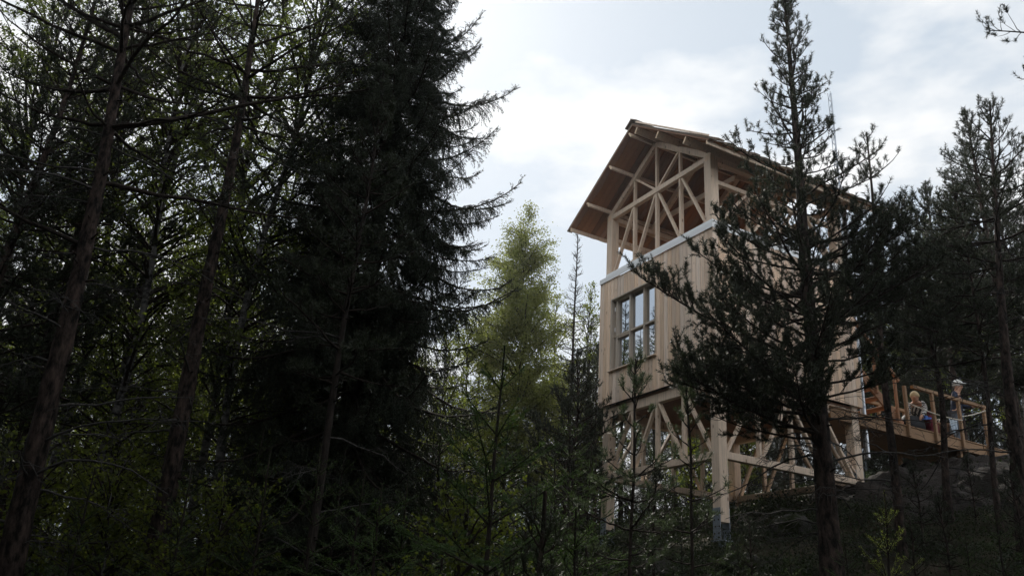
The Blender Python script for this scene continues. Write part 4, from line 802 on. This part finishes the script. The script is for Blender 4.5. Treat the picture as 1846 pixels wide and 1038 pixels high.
# ---------------------------------------------------------------- people and things on the bridge
def skin(name, V, E, R, m, parent, sub=2):
    me = bpy.data.meshes.new(name); me.from_pydata([tuple(v) for v in V], E, []); o = link(bpy.data.objects.new(name, me))
    md = o.modifiers.new('skin', 'SKIN'); md.use_smooth_shade = True
    for i, r in enumerate(R):
        d = me.skin_vertices[0].data[i]; d.radius = (r, r) if np.isscalar(r) else r; d.use_root = (i == 0)
    sb = o.modifiers.new('sub', 'SUBSURF'); sb.levels = sub; sb.render_levels = sub
    dg = bpy.context.evaluated_depsgraph_get(); me2 = bpy.data.meshes.new_from_object(o.evaluated_get(dg)); bpy.data.objects.remove(o); bpy.data.meshes.remove(me)
    me2.name = name; me2.materials.clear(); me2.materials.append(m)
    me2.polygons.foreach_set('use_smooth', np.ones(len(me2.polygons), bool))
    return link(bpy.data.objects.new(name, me2), parent)
def cm(name, c, r=0.8): return mat(name, c, r, 0.2)[0]
SK = cm('skin', (0.55, 0.33, 0.24), 0.6)
def person(name, loc, rz, label, coat, legs, hairm, cap=None, pose='stand'):
    e = empty(name, loc, rz); tag(e, label, 'person')
    if pose == 'stand':            # faces -x: leaning a little on the rail with one hand forward
        pel = (0, 0, 0.93); J = dict(pel=pel, sp=(-0.02, 0, 1.12), ch=(-0.06, 0, 1.32), nk=(-0.10, 0, 1.48), hd=(-0.14, 0, 1.60), ht=(-0.15, 0, 1.70))
        for s, n in ((1, 'l'), (-1, 'r')):
            J['sh'+n] = (-0.07, s*0.17, 1.41); J['el'+n] = (-0.13, s*0.25, 1.15); J['wr'+n] = (-0.36, s*0.20, 1.12); J['hp'+n] = (0, s*0.09, 0.88); J['kn'+n] = (-0.03, s*0.10, 0.48); J['an'+n] = (0.02, s*0.11, 0.08); J['to'+n] = (-0.15, s*0.12, 0.035)
    else:                          # crouching, bent over a bag, arms down in front
        J = dict(pel=(0.12, 0, 0.36), sp=(0.05, 0, 0.50), ch=(-0.10, 0, 0.66), nk=(-0.20, 0, 0.76), hd=(-0.28, 0, 0.84), ht=(-0.33, 0, 0.92))
        for s, n in ((1, 'l'), (-1, 'r')):
            J['sh'+n] = (-0.14, s*0.15, 0.70); J['el'+n] = (-0.30, s*0.19, 0.52); J['wr'+n] = (-0.44, s*0.12, 0.36); J['hp'+n] = (0.12, s*0.09, 0.34); J['kn'+n] = (-0.22, s*0.14, 0.44); J['an'+n] = (0.05, s*0.13, 0.07); J['to'+n] = (-0.12, s*0.15, 0.03)
    V, E, R, ix = [], [], [], {}
    def add(k, r, par=None, p=None):
        ix[k] = len(V); V.append(J[k] if p is None else p); R.append(r)
        if par is not None: E.append((ix[par], ix[k]))
    add('pel', (0.135, 0.10)); add('sp', (0.125, 0.095), 'pel'); add('ch', (0.145, 0.10), 'sp'); add('nk', 0.05, 'ch'); add('hd', (0.085, 0.095), 'nk'); add('ht', (0.065, 0.075), 'hd')
    h = np.array(J['hd']); fwd = np.array([-1.0, 0, 0.0]); add('nose', 0.018, 'hd', tuple(h+fwd*0.115+[0, 0, -0.005])); add('chin', 0.03, 'hd', tuple(h+fwd*0.06+[0, 0, -0.085]))
    for n in 'lr':
        sg = 1 if n == 'l' else -1
        add('ear'+n, 0.014, 'hd', tuple(h+[0.01, sg*0.085, 0.0]))
        add('sh'+n, 0.06, 'ch'); add('el'+n, 0.042, 'sh'+n); add('wr'+n, 0.028, 'el'+n)
        w = np.array(J['wr'+n]); d = nrm(w-np.array(J['el'+n])); sd = nrm(np.cross(d, [0, 0, 1.0])); up = np.cross(sd, d)
        add('pa'+n, (0.036, 0.018), 'wr'+n, tuple(w+d*0.06))
        for k in range(4):
            f = w+d*0.095+sd*(k-1.5)*0.02; add('f%d%s' % (k, n), 0.009, 'pa'+n, tuple(f)); add('g%d%s' % (k, n), 0.008, 'f%d%s' % (k, n), tuple(f+d*(0.03, 0.036, 0.034, 0.024)[k]-up*0.015)); add('h%d%s' % (k, n), 0.007, 'g%d%s' % (k, n), tuple(f+d*(0.045, 0.055, 0.052, 0.038)[k]-up*0.04))
        add('th'+n, 0.011, 'pa'+n, tuple(w+d*0.05+sd*0.045*sg-up*0.01)); add('ti'+n, 0.009, 'th'+n, tuple(w+d*0.085+sd*0.055*sg-up*0.025))
        add('hp'+n, 0.085, 'pel'); add('kn'+n, 0.055, 'hp'+n); add('an'+n, 0.038, 'kn'+n); add('to'+n, 0.035, 'an'+n)
    skin('body', V, E, R, SK, e)
    def part(nm, chain, mm):
        Vv, Ee, Rr, ii = [], [], [], {}
        for k, r, par in chain:
            ii[k] = len(Vv); Vv.append(J[k] if k in J else V[ix[k]]); Rr.append(r)
            if par: Ee.append((ii[par], ii[k]))
        return skin(nm, Vv, Ee, Rr, mm, e)
    part('jacket', [('sp', (0.155, 0.125), None), ('pel', (0.16, 0.13), 'sp'), ('ch', (0.17, 0.125), 'sp'), ('shl', 0.082, 'ch'), ('ell', 0.062, 'shl'), ('wrl', 0.045, 'ell'), ('shr', 0.082, 'ch'), ('elr', 0.062, 'shr'), ('wrr', 0.045, 'elr')], coat)
    part('trousers', [('pel', (0.15, 0.12), None), ('hpl', 0.105, 'pel'), ('knl', 0.078, 'hpl'), ('anl', 0.062, 'knl'), ('hpr', 0.105, 'pel'), ('knr', 0.078, 'hpr'), ('anr', 0.062, 'knr')], legs)
    for n in 'lr': part('shoe', [('an'+n, 0.05, None), ('to'+n, 0.045, 'an'+n)], cm('shoe_leather', (0.03, 0.028, 0.03)))
    def dome(g, c, r, cut, n=12, m=20):       # rounded shell over the head, its lower edge at angle cut
        th = np.linspace(0, cut, n); ph = np.linspace(0, 2*np.pi, m+1)[:-1]; T_, F_ = np.meshgrid(th, ph, indexing='ij'); w = 1+0.05*np.sin(5*F_+2*T_)*np.sin(T_)
        V_ = np.stack([r[0]*w*np.sin(T_)*np.cos(F_), r[1]*w*np.sin(T_)*np.sin(F_), r[2]*np.cos(T_)], -1)+np.array(c); i_ = np.arange(n*m).reshape(n, m); j_ = np.roll(i_, -1, 1)
        g.add(V_.reshape(-1, 3), np.stack([i_[:-1], i_[1:], j_[1:], j_[:-1]], -1).reshape(-1, 4), True)
    hc = (h+np.array(J['ht']))/2
    g = Geo(); dome(g, hc+[0.022, 0, -0.02 if cap else -0.01], (0.108, 0.104, 0.105 if cap else 0.125), 1.75); g.build('hair', hairm, e)
    if cap:
        g = Geo(); dome(g, hc+[0.012, 0, 0.015], (0.132, 0.128, 0.135), 1.45); c = hc+[-0.10, 0, 0.03]
        g.tubes([[tuple(c+[0.05, -0.09, 0]), tuple(c+[-0.045, -0.05, -0.012]), tuple(c+[-0.065, 0, -0.015]), tuple(c+[-0.045, 0.05, -0.012]), tuple(c+[0.05, 0.09, 0])]], [[0.012, 0.016, 0.018, 0.016, 0.012]], 8, True); g.build('cap', cap, e)
    for n, sg in (('l', 1), ('r', -1)):
        g = Geo(); c = h+[-0.088, sg*0.032, 0.022]; g.tubes([[tuple(c), tuple(c+[-0.008, 0, 0])]], [[0.009, 0.006]], 8, True); g.build('eye', cm('eye', (0.03, 0.025, 0.02)), e)
    g = Geo(); c = h+[-0.088, 0, -0.045]; g.tubes([[tuple(c+[0, -0.022, 0]), tuple(c+[-0.006, 0, -0.002]), tuple(c+[0, 0.022, 0])]], [[0.003, 0.006, 0.003]], 6); g.build('mouth', cm('lips', (0.35, 0.13, 0.11)), e)
    return e
DK = DZ+0.032
def br_pt(x, y, z): return tw(x, y, z)     # bridge points are given in the tower frame
nav = cm('navy_jacket', (0.035, 0.045, 0.075)); grey = cm('blue_grey_trousers', (0.09, 0.11, 0.14)); white = cm('white_cotton', (0.75, 0.75, 0.73))
person('person', br_pt(-0.75, 8.62, DK), -YAW+math.pi+0.3, 'person in navy jacket and white cap leaning by the footbridge rail', nav, grey, cm('white_hair', (0.6, 0.58, 0.55)), white)
def stripes():
    m, t, b = mat('striped_cloth', (0.5, 0.5, 0.5)); w = N(t, 'ShaderNodeTexWave', bands_direction='DIAGONAL'); w.inputs['Scale'].default_value = 7
    r = ramp(t, [(0.45, (0.04, 0.04, 0.05)), (0.55, (0.6, 0.58, 0.55))]); c = N(t, 'ShaderNodeTexCoord'); t.links.new(c.outputs['Object'], w.inputs['Vector']); t.links.new(w.outputs['Fac'], r.inputs['Fac']); t.links.new(r.outputs[0], b.inputs['Base Color']); return m
person('person', br_pt(-0.42, 6.66, DK), -YAW+math.pi/2+0.5, 'person in striped top crouching over bags on the footbridge', stripes(), cm('khaki_trousers', (0.12, 0.11, 0.05)), cm('fair_hair', (0.45, 0.36, 0.22)), None, 'crouch')
def bag(name, loc, sz, m, label, cat, handle=True, taper=0.85, hm=None):
    e = empty(name, loc, -YAW); tag(e, label, cat); g = Geo(); n = 20; a = 2*np.pi*np.arange(n)/n; rings = []
    for z, k in ((0, 0.9), (0.04, 1.0), (0.5, 1.0), (0.85, taper), (1.0, taper*0.72)):
        c = np.sign(np.cos(a))*np.abs(np.cos(a))**0.45; s = np.sign(np.sin(a))*np.abs(np.sin(a))**0.45
        rings.append(np.stack([sz[0]/2*k*c, sz[1]/2*k*s+0.02*np.sin(3*a+z*4)*z, z*sz[2]+0.02*np.sin(2*a)*z], -1))
    V = np.concatenate(rings); i = np.arange(n); F = np.concatenate([np.stack([k*n+i, k*n+(i+1) % n, (k+1)*n+(i+1) % n, (k+1)*n+i], -1) for k in range(4)]); g.add(V, F, True); g.polys(rings[-1][None]); g.polys(rings[0][::-1][None]); g.build('bag_body', m, e)
    if handle:
        t = np.linspace(0, np.pi, 12); g = Geo(); y = np.cos(t)*sz[1]*0.28; z = sz[2]*0.97+np.sin(t)*0.12
        for x in (-sz[0]*0.12, sz[0]*0.12): g.tubes([np.stack([np.full(12, x), y, z], -1)], [np.full(12, 0.011)], 6)
        g.build('handle', hm or m, e)
    return e
bag('duffel_bag', br_pt(-0.26, 6.20, DK), (0.32, 0.60, 0.34), cm('black_nylon', (0.012, 0.013, 0.016), 0.6), 'black duffel bag lying on the footbridge below the stair', 'bag')
bag('rucksack', br_pt(-0.20, 6.74, DK), (0.26, 0.34, 0.44), cm('dark_red_canvas', (0.11, 0.012, 0.022)), 'dark red canvas bag beside the second railing post', 'bag')
WK = bark('wicker', (0.10, 0.05, 0.03), (0.26, 0.15, 0.09), 60, (1, 1, 3), 0.8)
bag('wicker_basket', br_pt(-0.22, 7.20, DK), (0.30, 0.52, 0.34), WK, 'brown wicker basket with pale rim on the footbridge deck', 'basket', True, 1.02, cm('pale_handle', (0.45, 0.40, 0.34)))
def cloth(name, pts, nx, ny, m, label, cat):   # hanging cloth between two points with folds and an uneven hem
    e_ = Geo(); p, q, drop = np.array(pts[0]), np.array(pts[1]), pts[2]; u = np.linspace(0, 1, nx); v = np.linspace(0, 1, ny); U, Vv = np.meshgrid(u, v, indexing='ij'); d = q-p; n = nrm(np.cross(d, [0, 0, 1]))
    P = p+U[..., None]*d*(1-0.25*Vv[..., None])+n*(0.05*np.sin(U*14+1)*(0.3+Vv))[..., None]; P[..., 2] -= Vv*drop*(0.7+0.3*np.sin(U*3+0.6)); i = np.arange(nx*ny).reshape(nx, ny)
    F = np.stack([i[:-1, :-1], i[1:, :-1], i[1:, 1:], i[:-1, 1:]], -1).reshape(-1, 4); e_.add(P.reshape(-1, 3), F, True); e_.add((P+n*0.006).reshape(-1, 3), F[:, ::-1], True); o = e_.build(name, m); tag(o, label, cat); return o
cloth('hanging_sheet', (br_pt(-0.03, 7.20, 0.33), br_pt(-0.03, 7.50, 0.33), 0.36), 14, 10, cm('pale_blue_sheet', (0.45, 0.52, 0.60), 0.5), 'pale blue plastic sheet hanging from the rope by the third railing post', 'sheet')
cloth('blue_cloth', (br_pt(-0.1, 6.36, 0.30), br_pt(-0.1, 6.66, 0.26), 0.10), 10, 6, cm('bright_blue_cloth', (0.12, 0.22, 0.6)), 'small bright blue cloth on top of the black duffel bag', 'cloth')
def rope(pts, r, label):
    g = Geo(); g.tubes([np.array(pts)], [np.full(len(pts), r)], 6, True); tag(g.build('rope', cm('pale_rope', (0.55, 0.50, 0.42))), label, 'rope')
def sag(p, q, s, n=14): t = np.linspace(0, 1, n)[:, None]; P = np.array(p)*(1-t)+np.array(q)*t; P[:, 2] -= s*4*(t*(1-t))[:, 0]; return P
rope(sag(br_pt(0.085, 7.55, 0.42), br_pt(0.085, 8.52, 0.74), 0.02), 0.013, 'pale rope rising from the third railing post to the last one')
rope(sag(br_pt(0.085, 5.62, 0.40), br_pt(0.085, 7.55, 0.33), 0.06), 0.012, 'pale slack rope between the first and third railing posts')
# ---------------------------------------------------------------- small things on the ground
w = at(1409, 898, 17.2); g = Geo(); rg = np.random.RandomState(4)
def lumpy(g, c, r, rg, n=10, m=14, amp=0.25, flat=0.7):
    th = np.linspace(0, np.pi, n); ph = np.linspace(0, 2*np.pi, m+1)[:-1]; T_, F_ = np.meshgrid(th, ph, indexing='ij'); k = rg.rand(6)*6
    rr = r*(1+amp*(np.sin(3*F_+k[0])*np.sin(2*T_+k[1])+0.6*np.sin(5*F_+k[2]+3*T_)+0.4*np.sin(7*T_+k[3]))); rr[0] = rr[0].mean(); rr[-1] = rr[-1].mean()
    V = np.stack([rr*np.sin(T_)*np.cos(F_), rr*np.sin(T_)*np.sin(F_), rr*np.cos(T_)*flat], -1)+np.array(c); i = np.arange(n*m).reshape(n, m); j = np.roll(i, -1, 1)
    g.add(V.reshape(-1, 3), np.stack([i[:-1], i[1:], j[1:], j[:-1]], -1).reshape(-1, 4), True)
yy = 17.2; lumpy(g, (w[0], yy, gz(w[0], yy)+0.08), 0.12, rg); tag(g.build('litter_bag', cm('white_plastic', (0.7, 0.7, 0.68), 0.4)), 'small crumpled white bag lying under the tower', 'bag')
for (u, v, Y, r, lab) in [(1340, 985, 14.0, 0.34, 'mossy grey boulder beside the foot of the right front post'), (1190, 975, 14.5, 0.4, 'low grey boulder between the front posts'), (1430, 905, 16.0, 0.42, 'dark boulder under the far side of the tower'), (1765, 1020, 9.5, 0.35, 'rounded grey boulder in the bottom right corner')]:
    x = px(u, v, Y)[0]; g = Geo(); lumpy(g, (x, Y, gz(x, Y)+r*0.12), r, rg, 18, 24, 0.14, 0.6); tag(g.build('boulder', M['moss']), lab, 'boulder')
a = tw(-0.35, D-0.55, -0.62); b = tw(0.12, D-0.02, -1.75); b[2] = gz(b[0], b[1]); g = Geo(); g.bar(a, b, 0.075, 0.03, (1, 0, 0)); tag(g.build('leaning_plank', M['clad']), 'pale plank leaning beside the rear post of the tower', 'plank')
# ---------------------------------------------------------------- thin haze added to imitate glare near the sun
HAZE = 0.00035
g = Geo(); g.box((2, 13, 14.0), (392, 392, 64)); hm_ = bpy.data.materials.new('haze'); hm_.use_nodes = True; t = hm_.node_tree; t.nodes.clear()
o = N(t, 'ShaderNodeOutputMaterial'); v = N(t, 'ShaderNodeVolumePrincipled'); v.inputs['Color'].default_value = (0.93, 0.95, 1, 1); v.inputs['Density'].default_value = HAZE; v.inputs['Anisotropy'].default_value = 0.78
t.links.new(v.outputs[0], o.inputs['Volume']); tag(g.build('haze', hm_), 'thin haze added for a glow near the sun', 'haze', kind='stuff')
